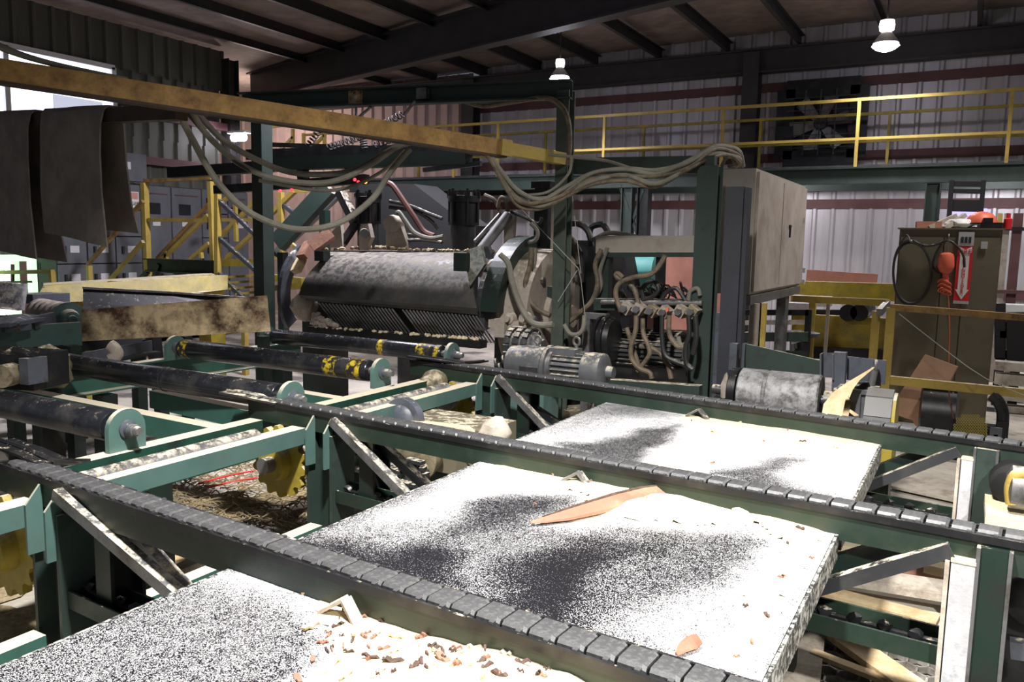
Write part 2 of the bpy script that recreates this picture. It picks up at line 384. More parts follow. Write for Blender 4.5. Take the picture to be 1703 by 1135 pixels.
# the lit office window high on the left wall
mb = MB()
for p, q in (((6.7, 3.6), (9, 3.6)), ((6.7, 4.7), (9, 4.7)), ((6.72, 3.6), (6.72, 4.7)), ((8.98, 3.6), (8.98, 4.7)), ((7.2, 3.6), (7.2, 4.7))):
    mb.bar((WX + .03, p[0], p[1]), (WX + .03, q[0], q[1]), .08, .08)
w1 = struct('window_1', mb, 'white', False)
mb = MB(); mb.plate([(WX - .03, 6.7, 3.6), (WX - .03, 9, 3.6), (WX - .03, 9, 4.7), (WX - .03, 6.7, 4.7)], (.02, 0, 0)); part('lit_pane', mb, 'win_glow', w1)
mb = MB(); mb.box((WX + .0, 8.35, 3.95), (.03, .85, .3)); mb.box((WX + .0, 8.45, 4.22), (.03, .4, .16)); part('office_counter', mb, 'win_dim', w1)
# daylight doorway low on the left wall
mb = MB()
for y in (6.72, 7.43): mb.bar((WX + .05, y, 0), (WX + .05, y, 1.5), .1, .1)
mb.bar((WX + .05, 6.7, 1.5), (WX + .05, 7.45, 1.5), .1, .1)
d1 = struct('door_1', mb, 'day_green', False)
mb = MB(); mb.plate([(WX - .6, 6.2, 0), (WX - .6, 7.6, 0), (WX - .6, 7.6, 1.6), (WX - .6, 6.2, 1.6)], (-.02, 0, 0)); part('green_daylight', mb, 'day_green', d1)
mb = MB()
for y0, y1, z0, z1 in ((7.12, 7.2, 0, 1.5), (7.0, 7.35, 1.5, .2), (6.75, 6.85, 0, 1.5), (7.25, 7.32, 0, 1.5)):
    mb.bar((WX - .4, y0, z0), (WX - .4, y1, z1), .06, .06)
part('bright_lattice', mb, 'day_white', d1)

# ================================================================= LAMPS
def lamp(px, py, t, r, label, power, capr, col=(1., .95, 1.), ang=140):
    c = pD(px, py, t)
    R0 = root('high_bay_lamp', label, 'lamp', c - V((0, 0, r * .45)), 'high bay lamps under the roof')
    mb = MB(); mb.cyl(c + V((0, 0, r * 1.75)), V((c.x, c.y, 5.45)), .012, 6); part('hanger_rod', mb, 'roofsteel', R0)
    mb = MB(); mb.lathe(c + V((0, 0, .02)), c + V((0, 0, 1)), [(0, r * .9), (r * .3, r * .75), (r * .8, r * .36), (r * 1.0, r * .32), (r * 1.0, r * .1)], 20); part('reflector', mb, 'silver', R0)
    mb = MB(); mb.lathe(c + V((0, 0, r * 1.05)), c + V((0, 0, 2)), [(0, r * capr), (r * .35, r * capr * 1.1), (r * .7, r * capr)], 16); part('ballast_cap', mb, 'lamp_cap_glow', R0)
    mb = MB(); mb.lathe(c - V((0, 0, r * .45)), c + V((0, 0, 1)), [(0, r * .3), (r * .15, r * .68), (r * .38, r * .97), (r * .46, r * .9)], 20); part('lens', mb, 'lamp_glow', R0)
    l = bpy.data.lights.new('bay_light', 'SPOT'); l.energy = power; l.color = col; l.spot_size = math.radians(ang); l.spot_blend = .35; l.shadow_soft_size = r
    lo = bpy.data.objects.new('bay_light', l); COL.objects.link(lo); lo.location = c - V((0, 0, r * .6))
    return R0
lamp(931, 130, 13, .165, 'bright round lamp hanging above the green post', 220, .4)
lamp(1473, 75, 11.2, .185, 'bright bell lamp hanging at the right near the fan', 260, .5)
# small hooded strip lamp in the side bay
c = pD(397, 229, 15.5)
R0 = root('strip_lamp', 'small glowing lamp on the pinkish wall beyond the left wall', 'lamp', c)
mb = MB(); mb.lathe(c - V((.2, .0, 0)), c + V((1, 0, 0)), [(0, .03), (.05, .07), (.35, .07), (.4, .03)], 12); part('tube', mb, 'lamp_glow', R0)
mb = MB(); mb.box(c + V((0, .03, .1)), (.5, .2, .04)); part('hood', mb, 'white', R0)
def point(loc, e, col=(1, 1, 1), r=.15, nm='bulb'):
    l = bpy.data.lights.new(nm, 'POINT'); l.energy = e; l.color = col; l.shadow_soft_size = r
    o = bpy.data.objects.new(nm, l); COL.objects.link(o); o.location = loc
point((-14.6, 13.6, 4.4), 110, (1, .84, .78))
def spot(loc, tgt, e, deg, col=(1, .97, .93), r=.25, blend=.3, nm='unseen_spot'):
    l = bpy.data.lights.new(nm, 'SPOT'); l.energy = e; l.color = col; l.spot_size = math.radians(deg); l.spot_blend = blend; l.shadow_soft_size = r
    o = bpy.data.objects.new(nm, l); COL.objects.link(o); o.location = loc
    o.rotation_euler = (V(tgt) - V(loc)).to_track_quat('-Z', 'Y').to_euler()
    return o
KEY = spot((-1.0, 1.3, 5.2), (-1.5, 2.7, .85), 2850, 100, r=.16, blend=1.0)
spot((2.3, -.6, 4.3), (-.05, 2.75, .3), 1700, 42, (1, .98, .93), r=.12, blend=.5)  # added unseen spot, put in to brighten the floor at the lower right
spot(pD(640, -45, 8.4), (-7, 8.5, 0), 1100, 134, (.92, .9, 1.), r=.2, blend=.4)
point(pD(640, -70, 8.4) + V((0, 0, .35)), 16, (.75, .72, 1.), .2)
spot((1.0, 9.2, 5.0), (.6, 8.8, 0), 400, 150, r=.2)
spot((-3.2, 13.6, 2.95), (-3.2, 15.2, 2.0), 85, 165, (.97, .95, 1), r=.2)  # added under the catwalk without a fixture, to brighten the lower back wall
spot((.2, 13.6, 2.95), (.2, 15.2, 2.0), 85, 165, (.97, .95, 1), r=.2)  # second added spot for the lower back wall, again no fixture
w = bpy.data.worlds.new('world'); SC.world = w; w.use_nodes = True
w.node_tree.nodes['Background'].inputs[0].default_value = (.75, .83, 1, 1); w.node_tree.nodes['Background'].inputs[1].default_value = .11
SC.view_settings.view_transform = 'Standard'; SC.view_settings.look = 'None'; SC.view_settings.exposure = .2; SC.view_settings.gamma = 1

# ================================================================= CATWALK
CY = 13.3
def yz(px, py): return pY(px, py, CY)
zb = yz(1421, 278).z; x0, x1 = -11.5, 3.5
R0 = root('catwalk', 'long dark green catwalk beam and deck along the back wall', 'catwalk', (-4, CY, zb - .3))
mb = MB(); mb.ibeam((x0, CY, zb - .13), (x1, CY, zb - .13), .14, .24, .015); part('edge_beam', mb, 'green', R0)
mb = MB(); mb.ibeam((x0, WY - .4, zb - .13), (x1, WY - .4, zb - .13), .14, .24, .015); part('rear_beam', mb, 'green', R0)
mb = MB(); mb.box(((x0 + x1) / 2, (CY + WY - .4) / 2, zb + .015), (x1 - x0, WY - .4 - CY, .03)); part('deck', mb, 'darksteel', R0)
for px in (1552, 1072, 1045): 
    x = pY(px, 320, CY).x
    mb = MB(); mb.ibeam((x, CY, 0), (x, CY, zb - .26), .2 if px != 1045 else .16, .2, .018, up=V((1, 0, 0))); part('column', mb, 'green' if px != 1072 else 'black', R0)
mb = MB(); mb.bar(pY(1028, 300, CY), pY(1062, 395, CY), .05, .05); mb.bar(pY(1070, 315, CY), pY(1045, 390, CY), .05, .05); part('cross_brace', mb, 'green', R0)
def railing(name, y, pts_top, posts, labels, grp, h, mids, zbase, mat='yellow', th=.045, midx=None):
    R0 = root(name, labels, 'railing', (pts_top[0][0], y, zbase), grp)
    a, b = pts_top
    mb = MB(); mb.bar((a[0], y, zbase + h), (b[0], y, zbase + h), th, th); part('top_rail', mb, mat, R0)
    for m in mids:
        mb = MB(); mb.bar((a[0], y, zbase + m), (b[0], y, zbase + m), th * .85, th * .85); part('middle_rail', mb, mat, R0)
    for x in posts:
        mb = MB(); mb.bar((x, y, zbase), (x, y, zbase + h - th / 2), th, th, up=V((0, 1, 0))); part('post', mb, mat, R0)
    return R0
hh = yz(1425, 166).z - zb
railing('catwalk_railing', CY, ((yz(505, 200).x, 0), (3.4, 0)), [yz(p, 250).x for p in (755, 828, 1004, 1200, 1424, 1675)], 'yellow guard railing along the front edge of the catwalk', None, hh, (yz(1425, 231).z - zb,), zb)
y2 = WY - .55
railing('catwalk_railing', y2, ((pY(700, 200, y2).x, 0), (3.4, 0)), [pY(p, 250, y2).x for p in (696, 907, 1070, 1263, 1476)], 'yellow guard railing along the wall side of the catwalk', None, hh, (hh * .55,), zb, 'yellowdirt')
# left wing of the railing, partly behind the boom
R0 = root('landing_railing', 'short yellow railing with sloping braces beyond the yellow boom', 'railing', pY(490, 250, 11.5))
for a, b in (((445, 212), (540, 200)), ((487, 215), (487, 255)), ((540, 222), (540, 250)), ((460, 255), (488, 228)), ((515, 250), (540, 225)), ((505, 222), (505, 250))):
    mb = MB(); mb.bar(pY(*a, 11.5), pY(*b, 11.5), .05, .05, up=V((0, 1, 0))); part('post' if a[0] == b[0] else 'rail', mb, 'yellow', R0)
# ================================================================= EXHAUST FAN on the back wall
fc = pY(1365, 205, WY - .2); s = .6
R0 = root('exhaust_fan', 'big dark exhaust fan in a square housing on the back wall', 'fan', fc - V((0, 0, s)))
mb = MB()
for a, b in (((-s, -s), (s, -s)), ((s, -s), (s, s)), ((s, s), (-s, s)), ((-s, s), (-s, -s))): mb.bar(fc + V((a[0], 0, a[1])), fc + V((b[0], 0, b[1])), .3, .06, up=V((0, 1, 0)))
mb.box(fc + V((0, .13, 0)), (2 * s, .02, 2 * s)); part('housing', mb, 'black', R0)
mb = MB(); mb.lathe(fc + V((0, -.05, 0)), fc + V((0, .2, 0)), [(0, .1), (.03, .12), (.15, .12), (.2, .05)], 16); part('hub', mb, 'darksteel', R0)
for k in range(6):
    a = k * PI / 3 + .2; u = V((math.cos(a), 0, math.sin(a))); v = V((-math.sin(a), .45, math.cos(a)))
    mb = MB(); mb.plate([fc + u * .1 - v * .06, fc + u * .5 - v * .13, fc + u * .52 + v * .13, fc + u * .1 + v * .06], (0, .006, 0)); part('blade', mb, 'steel', R0)
mb = MB()
for k in range(5): mb.box(fc + V((0, -.13, -.42 + .21 * k)), (1.1, .012, .012))
for k in range(3): mb.box(fc + V((-.25 + .25 * k, -.13, 0)), (.02, .02, 1.1))
part('guard', mb, 'darksteel', R0)

# ================================================================= SWITCHGEAR CABINETS along the left wall
XC = -12.4
def cabinet(y0, y1, z0, z1, label, kind, notes=()):
    R0 = root('switchgear_cabinet', label, 'electrical cabinet', (XC - .3, (y0 + y1) / 2, z0), 'grey switchgear along the left wall')
    mb = MB(); mb.box((XC - .27, (y0 + y1) / 2, (z0 + z1) / 2), (.5, y1 - y0 - .01, z1 - z0)); part('body', mb, 'cabedge', R0)
    rows = {'tall': [(z0 + .02, z1 - .02)], 'drawers': [(z0 + (z1 - z0) * k / 6 + .01, z0 + (z1 - z0) * (k + 1) / 6 - .01) for k in range(6)], 'two': [(z0 + .02, z0 + 1.3), (z0 + 1.34, z1 - .02)]}[kind]
    for i, (a, b) in enumerate(rows):
        mb = MB(); mb.box((XC, (y0 + y1) / 2, (a + b) / 2), (.04, y1 - y0 - .03, b - a)); d = part('door', mb, 'cabgrey', R0)
        mb = MB(); mb.box((XC + .035, y0 + .12, min(b - .12, (a + b) / 2)), (.05, .035, .12)); part('handle', mb, 'ink', d)
        if kind == 'drawers' or i == len(rows) - 1:
            zl = (a + b) / 2 + .01 if kind == 'drawers' else b - .62
            mb = MB(); mb.box((XC + .023, y0 + .29, zl), (.006, .15, .11)); part('label_plate', mb, 'tag', d)
        if kind != 'drawers':
            mb = MB(); mb.box((XC + .025, (y0 + y1) / 2 - .05, b - .38), (.02, .24, .19)); part('meter_window', mb, 'glass', d)
            mb = MB(); mb.box((XC + .023, (y0 + y1) / 2, b - .13), (.006, y1 - y0 - .15, .02)); part('red_stripe', mb, 'redgirt', d)
    return R0
bounds = [7.5, 8.0, 8.5, 9.0, 9.6, 10.25, 10.85, 11.35]
names = ['grey bank of drawers, the leftmost of the switchgear by the left wall', 'grey bank of drawers with white tags under the hanging belt', 'grey bank of drawers left of the tall yellow post', 'tall grey cabinet with a dark meter window behind the yellow gate frame', 'tall grey cabinet with dark meter window and white tag, middle of the gate frame', 'grey cabinet with white tags behind the right end of the gate frame', 'grey cabinet seen through the stair rails, last of the switchgear']
for i in range(7):
    R1 = cabinet(bounds[i], bounds[i + 1], .08, 2.75, names[i], 'drawers' if i in (0, 1, 2, 5) else 'tall')
    if i == 2:
        mb = MB(); mb.box((XC + .03, 8.78, 2.47), (.012, .34, .28)); sg = part('danger_sign', mb, 'white', R1, 'red and white warning sign')
        mb = MB(); mb.box((XC + .038, 8.78, 2.54), (.008, .3, .11)); part('red_band', mb, 'tagpink', sg)
        text_mesh('DANGER', .085, (XC + .044, 8.78, 2.41), (0, 1, 0), UP, 'lettering', 'ink', sg)
mb = MB(); mb.box((XC + .1, 8.75, 3.0), (.2, .5, .45)); R1 = single('junction_box', mb, 'cabgrey', 'grey junction box with a pale tag above the switchgear', 'box')
mb = MB(); mb.box((XC + .205, 8.65, 3.02), (.01, .1, .12)); part('tag', mb, 'tag', R1)
# ================================================================= CHAIN CONVEYORS
ZR = .95
RAILS = {}
def chain_strand(R0, a, b, start, pitch, w, seed):
    """flat block chain lying on its rail: link copies share one mesh"""
    d = (b - a).normalized(); L = (b - a).length; side = d.cross(UP).normalized()
    n = int((L - start) / pitch); proto = None; rnd = random.Random(seed)
    for k in range(n):
        p = a + d * (start + (k + .5) * pitch)
        if proto is None:
            mb = MB(); h = pitch * .47; q = w / 2
            prof = [(-q, -.012), (q, -.012), (q, .004), (q * .8, .013), (-q * .8, .013), (-q, .004)]
            h *= .93; ring0 = [p - d * h + side * x + UP * z for x, z in prof]; ring1 = [p + d * h * .72 + side * x + UP * z for x, z in prof]
            ring2 = [p + d * h + side * x * .92 + UP * (z - .005) for x, z in prof]
            mb.hull(ring0, ring1); mb.hull(ring1, ring2)
            mb.bar(p + d * h * .55 + side * (-q - .012), p + d * h * .55 + side * (q + .012), .014, .014)
            proto = part('chain_link', mb, 'chain', R0); p0 = p
        else:
            c = copy_part(proto, R0, (p - p0) + V((0, 0, rnd.uniform(-.0015, .0015))))
def conveyor(pa, pb, label, label_chain, ext, lip, seed, w=.088, pitch=.079):
    a, b = pa.copy(), pb.copy(); a.z = b.z = ZR
    d = (b - a).normalized(); side = d.cross(UP).normalized()     # side points toward the camera (-y)
    e = b + d * ext
    R0 = root('conveyor_rail', label, 'conveyor rail', V((a.x, a.y, 0)), None)
    mb = MB(); mb.bar(a + V((0, 0, -.068)), e + V((0, 0, -.068)), w + .02, .105); part('rail_beam', mb, 'rail', R0)
    mb = MB()
    for s in (-1, 1): mb.bar(a + side * s * (w / 2 + .014) + UP * -.012, e + side * s * (w / 2 + .014) + UP * -.012, .01, .026)
    part('guide_strip', mb, 'black', R0)
    R1 = root('conveyor_chain', label_chain, 'chain', V((a.x, a.y, ZR)), 'block chains on the conveyor rails')
    chain_strand(R1, a, e, .05, pitch, w, seed)
    return R0, a, b, d, side, e
F_ = conveyor(pZ(20, 765, ZR), pZ(1180, 1135, ZR), 'nearest dark green conveyor rail running across the front of the photo', 'block chain on the nearest rail, beside the heap of wood chips', .5, 1, 1)
M_ = conveyor(pZ(425, 660, ZR), pZ(1703, 895, ZR), 'middle dark green conveyor rail between the two dusty tables', 'block chain on the middle rail, above the bark slab', .45, 1, 2)
B_ = conveyor(pZ(690, 597, ZR), pZ(1703, 740, ZR), 'farthest dark green conveyor rail in front of the gear motor', 'block chain on the farthest rail, in front of the worn drum', .5, 1, 3)
def at(cv, x):
    R0, a, b, d, side, e = cv; t = (x - a.x) / d.x; return a + d * t
XL, XM, XR = -3.05, -1.2, .09
for cv, nm in ((F_, 'f'), (M_, 'm'), (B_, 'b')):
    R0, a, b, d, side, e = cv
    # left end post: H section with two gussets on top
    p = at(cv, XL); ft = V((p.x, p.y, 0)); tp = V((p.x, p.y, ZR - .12))
    mb = MB(); mb.ibeam(ft, tp, .17, .2, .02, up=d); part('post', mb, 'green', R0, 'dark green post under the left end')
    mb = MB(); mb.ibeam(ft + d * .3 - side * .04, tp + d * .3 - side * .04, .1, .14, .015, up=side); part('post', mb, 'green_dark', R0, 'second darker post beside the end post')
    for s in (-.07, .07):
        mb = MB(); q = p + d * s
        mb.plate([q + side * .056 + UP * -.02, q + side * .12 + UP * -.1, q + side * .12 + UP * -.3, q + side * .056 + UP * -.3], d * .012); part('gusset', mb, 'teal', R0)
    # right end post with pale face plate
    p = at(cv, XR); tp = V((p.x, p.y, ZR - .12)); q = p + side * .03
    if nm != 'f':
        rz = math.atan2(d.y, d.x); y_ = p.y - .085
        w0, w1, g1, py_ = (1582, 1625, 1686, 935) if nm == 'm' else (1600, 1621, 1663, 760)
        xw0, xw1, xg1 = pY(w0, py_, y_).x, pY(w1, py_, y_).x, pY(g1, py_, y_).x
        zt = ZR - .035; xc = (xw1 + xg1) / 2
        mb = MB(); mb.box((xc, y_ + .05, zt / 2), (xg1 - xw1 - .02, .1, zt), rz); part('post', mb, 'green' if nm == 'b' else 'green_dark', R0, 'green right-hand post')
        for xx in (xw1 + .004, xg1 - .006):
            mb = MB(); mb.box((xx, y_ + .03, zt / 2), (.012, .075, zt), rz); part('flange', mb, 'steel', R0)
        mb = MB(); zf_ = ZR - .1; mb.box(((xw0 + xw1) / 2, y_ + .02, zf_ / 2), (xw1 - xw0 - .004, .05, zf_), rz); part('face_plate', mb, 'cream', R0, 'white-faced upright beside the right-hand post')
        mb = MB(); mb.box((xw0 - .009, y_ + .03, zf_ / 2), (.014, .075, zf_), rz); part('flange_edge', mb, 'greywood', R0)
        mb = MB(); mb.box(((xw0 + xw1) / 2, y_ + .02, zf_ + .006), (xw1 - xw0, .055, .012), rz); part('dust_cap', mb, 'sawdust', R0)
    # lower return trough with its chain lugs
    zt = .52
    l0, l1 = at(cv, XL + .08) + UP * (zt - ZR), at(cv, -1.5 if nm == 'f' else XR - .05) + UP * (zt - ZR)
    mb = MB(); mb.bar(l0 + side * .055 - UP * .03, l1 + side * .055 - UP * .03, .012, .07); mb.bar(l0 - side * .055 - UP * .01, l1 - side * .055 - UP * .01, .012, .08); mb.bar(l0 - UP * .04, l1 - UP * .04, .1, .012)
    part('return_trough', mb, 'rail', R0)
    mb = MB(); n = int((l1 - l0).length / .105)
    for k in range(n):
        c = l0 + d * (.06 + k * .105); mb.rock(c + UP * .005, (.062, .05, .05), k, 0, 1); mb.box(c + d * .052 + UP * -.01, (.06, .03, .02), math.atan2(d.y, d.x))
    part('return_chain', mb, 'black', R0)
    # mid-span bent plate bracket, its peak showing above the table
    p = at(cv, pZ(*{'f': (600, 986), 'm': (985, 776), 'b': (1166, 682)}[nm], ZR - .05).x) + side * .085 + UP * -.045
    mb = MB(); mb.bar(p, p - d * .075 - UP * .05 + side * .02, .035, .01); mb.bar(p, p + d * .085 - UP * .07 + side * .02, .035, .01); part('bracket', mb, 'greywood' if nm == 'f' else 'steel', R0, 'bent plate bracket dusted white')
    # diagonal braces
    if nm == 'f': prs = [(at(cv, XL + .1) + side * .075, (300, 985, .075), 'steel'), (pY(200, 862, at(cv, -2.7).y + .06), (315, 990, -.0), 'steel')]
    elif nm == 'm': prs = [(at(cv, XL + .1) + side * .075, (672, 815, .075), 'steel'), (pY(615, 722, at(cv, -2.6).y + .07), (700, 800, -.06), 'darksteel')]
    else: prs = [(at(cv, XL + .1) + side * .075, (912, 713, .075), 'steel'), (pY(830, 640, at(cv, -2.8).y + .07), (930, 706, -.06), 'black')]
    for t, (px, py, off), mt in prs:
        yy = t.y; lo = pY(px, py, yy)
        dd = (lo - t).normalized(); lo = t + dd * ((t.z - .12) / -dd.z)
        mb = MB(); mb.bar(t + UP * -.03 if mt == 'steel' and t.z > .9 else t, lo, .045, .05, up=V((0, 1, 0))); part('diagonal_brace', mb, mt, R0)
    if nm != 'f':
        t = at(cv, .0) + side * .085 + UP * -.045; lo = pY(1352 if nm == 'm' else 1440, 972 if nm == 'm' else 803, t.y)
        lo = t + (lo - t) * 2.2
        mb = MB(); mb.angle(t, lo, .05, .05, .01, up=UP, flip=1); part('diagonal_brace', mb, 'darksteel', R0, 'angle-iron brace with a dusty top edge')
        mb = MB(); t2 = at(cv, -.12) - side * .06 + UP * -.1; lo2 = t2 + (lo - t); mb.bar(t2, lo2, .05, .06); part('diagonal_brace', mb, 'green_dark', R0, 'darker brace on the far side')
# sprockets under the left ends
def sprocket(c, ax, r, label):
    c, ax = V(c), V(ax).normalized(); u = ax.orthogonal().normalized(); v = ax.cross(u)
    R0 = root('sprocket', label, 'sprocket', c - UP * r, None)
    mb = MB(); n = 14
    pts = []
    for k in range(n * 4):
        a = 2 * PI * k / (n * 4); rr = r * (1.0 if k % 4 in (0, 1) else .86); pts.append(c + (u * math.cos(a) + v * math.sin(a)) * rr - ax * .02)
    mb.plate(pts, ax * .04); part('toothed_wheel', mb, 'yellowdirt', R0)
    mb = MB(); mb.lathe(c - ax * .08, c + ax, [(0, r * .45), (.05, r * .5), (.16, r * .5), (.17, r * .3)], 18); part('hub', mb, 'yellowdirt', R0)
    mb = MB(); mb.cyl(c - ax * .14, c + ax * .14, r * .22, 14); part('shaft', mb, 'steel', R0)
for cv, t in ((F_, 'worn yellow sprocket below the left end of the nearest rail'), (M_, 'worn yellow sprocket below the left end of the middle rail'), (B_, 'worn yellow sprocket below the left end of the farthest rail')):
    c = at(cv, -3.38 if cv is not F_ else -3.36); sprocket(c + UP * -.33 + cv[4] * .07, (0, 1, 0), .21, t)
# nose plates where the rails meet the rollers
def nose(cv, pts, label, mat='darksteel'):
    mb = MB(); mb.tube(pts, .012, 6, 2)
    q = [V(p) for p in pts]; sd = cv[4] * .06
    for i in range(len(q) - 1): mb.plate([q[i] + sd, q[i + 1] + sd, q[i + 1] - sd, q[i] - sd], (0, 0, -.012))
    single('nose_plate', mb, mat, label, 'plate')
nose(F_, [pZ(0, 733, .99), pZ(50, 750, .985), pZ(90, 768, .96), pZ(128, 768, .93)], 'bent black plate where the nearest rail meets the roller', 'black')
nose(M_, [pZ(378, 650, .99), pZ(410, 655, .985), pZ(440, 662, .96), pZ(470, 668, .955)], 'bent black plate at the left end of the middle rail')
nose(B_, [pZ(684, 591, .99), pZ(740, 598, .98), pZ(772, 603, .97), pZ(805, 601, .955)], 'bent black plate at the left end of the farthest rail', 'black')

# ================================================================= CROSS BEAMS between the rails (along y)
def cross(y0, y1, x, label, lower=False):
    R0 = root('cross_beam', label, 'beam', (x, y0, .3 if lower else ZR - .2), None)
    z = .33 if lower else ZR - .1
    mb = MB(); mb.angle((x, y0, z), (x, y1, z), .1, .09, .012, flip=-1) if not lower else mb.bar((x, y0, z - .04), (x, y1, z - .04), .085, .08)
    part('beam', mb, 'green_top' if lower else 'teal', R0)
    if not lower:
        mb = MB(); mb.cyl((x - .12, y0 - .06, z - .02), (x - .12, y1 - .25, z - .02), .048, 14); part('drive_shaft', mb, 'steel', R0, 'round shaft with dust along its top')
yF, yM, yB = at(F_, -3.1).y, at(M_, -3.1).y, at(B_, -3.1).y
cross(.7, yF - .06, -3.13, 'teal cross beam with round shaft, left of the nearest rail post')
cross(yF + .06, yM - .08, -3.16, 'teal cross beam with round shaft between nearest and middle rails')
cross(yM + .06, yB - .08, -3.14, 'teal cross beam with round shaft between middle and farthest rails')
cross(.9, yF - .1, -3.1, 'low dusty green cross beam left of the nearest rail post', True)
cross(yF + .1, yM - .12, -3.05, 'low dusty green cross beam behind the nearest rail', True)
cross(yM + .1, yB - .12, -3.05, 'low dusty green cross beam behind the middle rail', True)

# ================================================================= DECK TABLES with sawdust
ZT = .85
def inpoly(x, y, P):
    c = False; n = len(P)
    for i in range(n):
        (x1, y1), (x2, y2) = P[i], P[(i + 1) % n]
        if (y1 > y) != (y2 > y) and x < (x2 - x1) * (y - y1) / (y2 - y1) + x1: c = not c
    return c
def edist(x, y, P):
    d = 9
    for i in range(len(P)):
        (x1, y1), (x2, y2) = P[i], P[(i + 1) % len(P)]; dx, dy = x2 - x1, y2 - y1
        t = max(0, min(1, ((x - x1) * dx + (y - y1) * dy) / (dx * dx + dy * dy + 1e-12)))
        d = min(d, math.hypot(x - x1 - t * dx, y - y1 - t * dy))
    return d
def deck(label, x0, x1, y0f, y1f, regions, base, heaps, label_dust, thick, thr=.93, hscale=1., res=.022):
    """regions: (pixel polygon, coverage, soft edge in metres) laid on the table plane, later ones win"""
    regs = [([(q.x, q.y) for q in (pZ(px, py, ZT) for px, py in poly)], cv, soft) for poly, cv, soft in regions]
    nx = int((x1 - x0) / res); ny = int((y1f(0) - y0f(0)) / res)
    def cov(x, y):
        wx = x + .05 * noise.noise(V((x * 5, y * 5, 1))) + .02 * noise.noise(V((x * 17, y * 17, 3)))
        wy = y + .05 * noise.noise(V((x * 5, y * 5, 7))) + .02 * noise.noise(V((x * 17, y * 17, 9)))
        c = base
        for P, v, s in regs:
            e = edist(wx, wy, P); k = .5 + .5 * min(1, e / s) if inpoly(wx, wy, P) else .5 - .5 * min(1, e / s)
            c = c * (1 - k) + v * k
        return c
    def y_at(x, t): a, b = y0f(x), y1f(x); return a + (b - a) * t
    R0 = root('steel_table', label, 'table', ((x0 + x1) / 2, (y0f(x0) + y1f(x0)) / 2, 0), None)
    mb = MB(); lay = mb.bm.verts.layers.float.new('dust'); g = []; C = []
    for i in range(nx + 1):
        x = x0 + (x1 - x0) * i / nx; row = []; cr = []
        for j in range(ny + 1):
            y = y_at(x, j / ny); v = mb.bm.verts.new((x, y, ZT)); c = cov(x, y); v[lay] = c ** 2.2; row.append(v); cr.append(c)
        g.append(row); C.append(cr)
    for i in range(nx):
        for j in range(ny): mb.bm.faces.new([g[i][j], g[i + 1][j], g[i + 1][j + 1], g[i][j + 1]])
    # underside
    und = [mb.bm.verts.new((x, y, ZT - .012)) for x, y in ((x0, y0f(x0)), (x1, y0f(x1)), (x1, y1f(x1)), (x0, y1f(x0)))]
    mb.bm.faces.new(und)
    part('deck_plate', mb, 'deck', R0)
    mb = MB()
    mb.bar((x1 + .004, y0f(x1), ZT - .05), (x1 + .004, y1f(x1), ZT - .05), .012, .1); part('edge_skirt', mb, 'decksteel', R0)
    mb = MB(); mb.bar((x0 - .004, y0f(x0), ZT - .035), (x0 - .004, y1f(x0), ZT - .035), .012, .07); part('edge_skirt', mb, 'decksteel', R0)
    for x, s in ((x0 + .25, 0), (x1 - .2, 1)):
        for t in (.15, .85):
            y = y_at(x, t); mb = MB(); mb.bar((x, y, 0), (x, y, ZT - .012), .07, .07); part('leg', mb, 'green_dark', R0)
    # the loose sawdust: a thin solid layer wherever it covers the steel
    mb = MB(); top = {}
    def hgt(i, j):
        x = g0[i]; y = y_at(x, j / ny); c = C[i][j]
        k = max(0, min(1, (c - thr) / (1.04 - thr)))
        h = thick * k ** .6 * (.6 + .5 * noise.noise(V((x * 6, y * 6, 2))) + .25 * noise.noise(V((x * 22, y * 22, 5))))
        for hx, hy, hr, hh in heaps:
            q = ((x - hx) ** 2 + (y - hy) ** 2) / hr ** 2
            if q < 1: h += hh * (1 - q) ** 1.5 * k * (1 + .35 * noise.noise(V((x * 12, y * 12, 4))))
        return max(h, .0008)
    g0 = [x0 + (x1 - x0) * i / nx for i in range(nx + 1)]
    def vt(i, j):
        if (i, j) not in top: x = g0[i]; top[(i, j)] = mb.bm.verts.new((x, y_at(x, j / ny), ZT + hgt(i, j)))
        return top[(i, j)]
    for i in range(nx):
        for j in range(ny):
            m = (C[i][j] + C[i + 1][j] + C[i][j + 1] + C[i + 1][j + 1]) / 4 + .06 * noise.noise(V((i * .37, j * .37, 3)))
            if m > thr: mb.bm.faces.new([vt(i, j), vt(i + 1, j), vt(i + 1, j + 1), vt(i, j + 1)])
    hs = {k: v.co.z for k, v in top.items()}
    def surf(x, y):
        i = int(round((x - x0) / (x1 - x0) * nx)); a, b = y0f(x), y1f(x); j = int(round((y - a) / (b - a) * ny))
        return hs.get((i, j), ZT)
    single('sawdust_layer', mb, 'sawdust', label_dust, 'sawdust', None, 'stuff')
    return R0, surf
fy = lambda cv, o: (lambda x: at(cv, x).y + o)
T1 = deck('near steel table with a heap of wood chips, at the bottom left', -1.98, -.2, lambda x: .55, fy(F_, -.035),
    [([(500, 1000), (560, 985), (620, 1010), (1180, 1150), (900, 1300), (380, 1250), (520, 1100), (540, 1060)], 1.08, .05),
     ([(400, 940), (480, 955), (560, 985), (530, 1010), (440, 985), (360, 965)], .98, .1)], .56,
    [(-.95, 1.5, .35, .035), (-.7, 1.45, .4, .03), (-.8, 1.15, .5, .05), (-.45, 1.3, .35, .02), (-1.0, 1.2, .3, .03)], 'pale sawdust and chips heaped on the near table', .008)
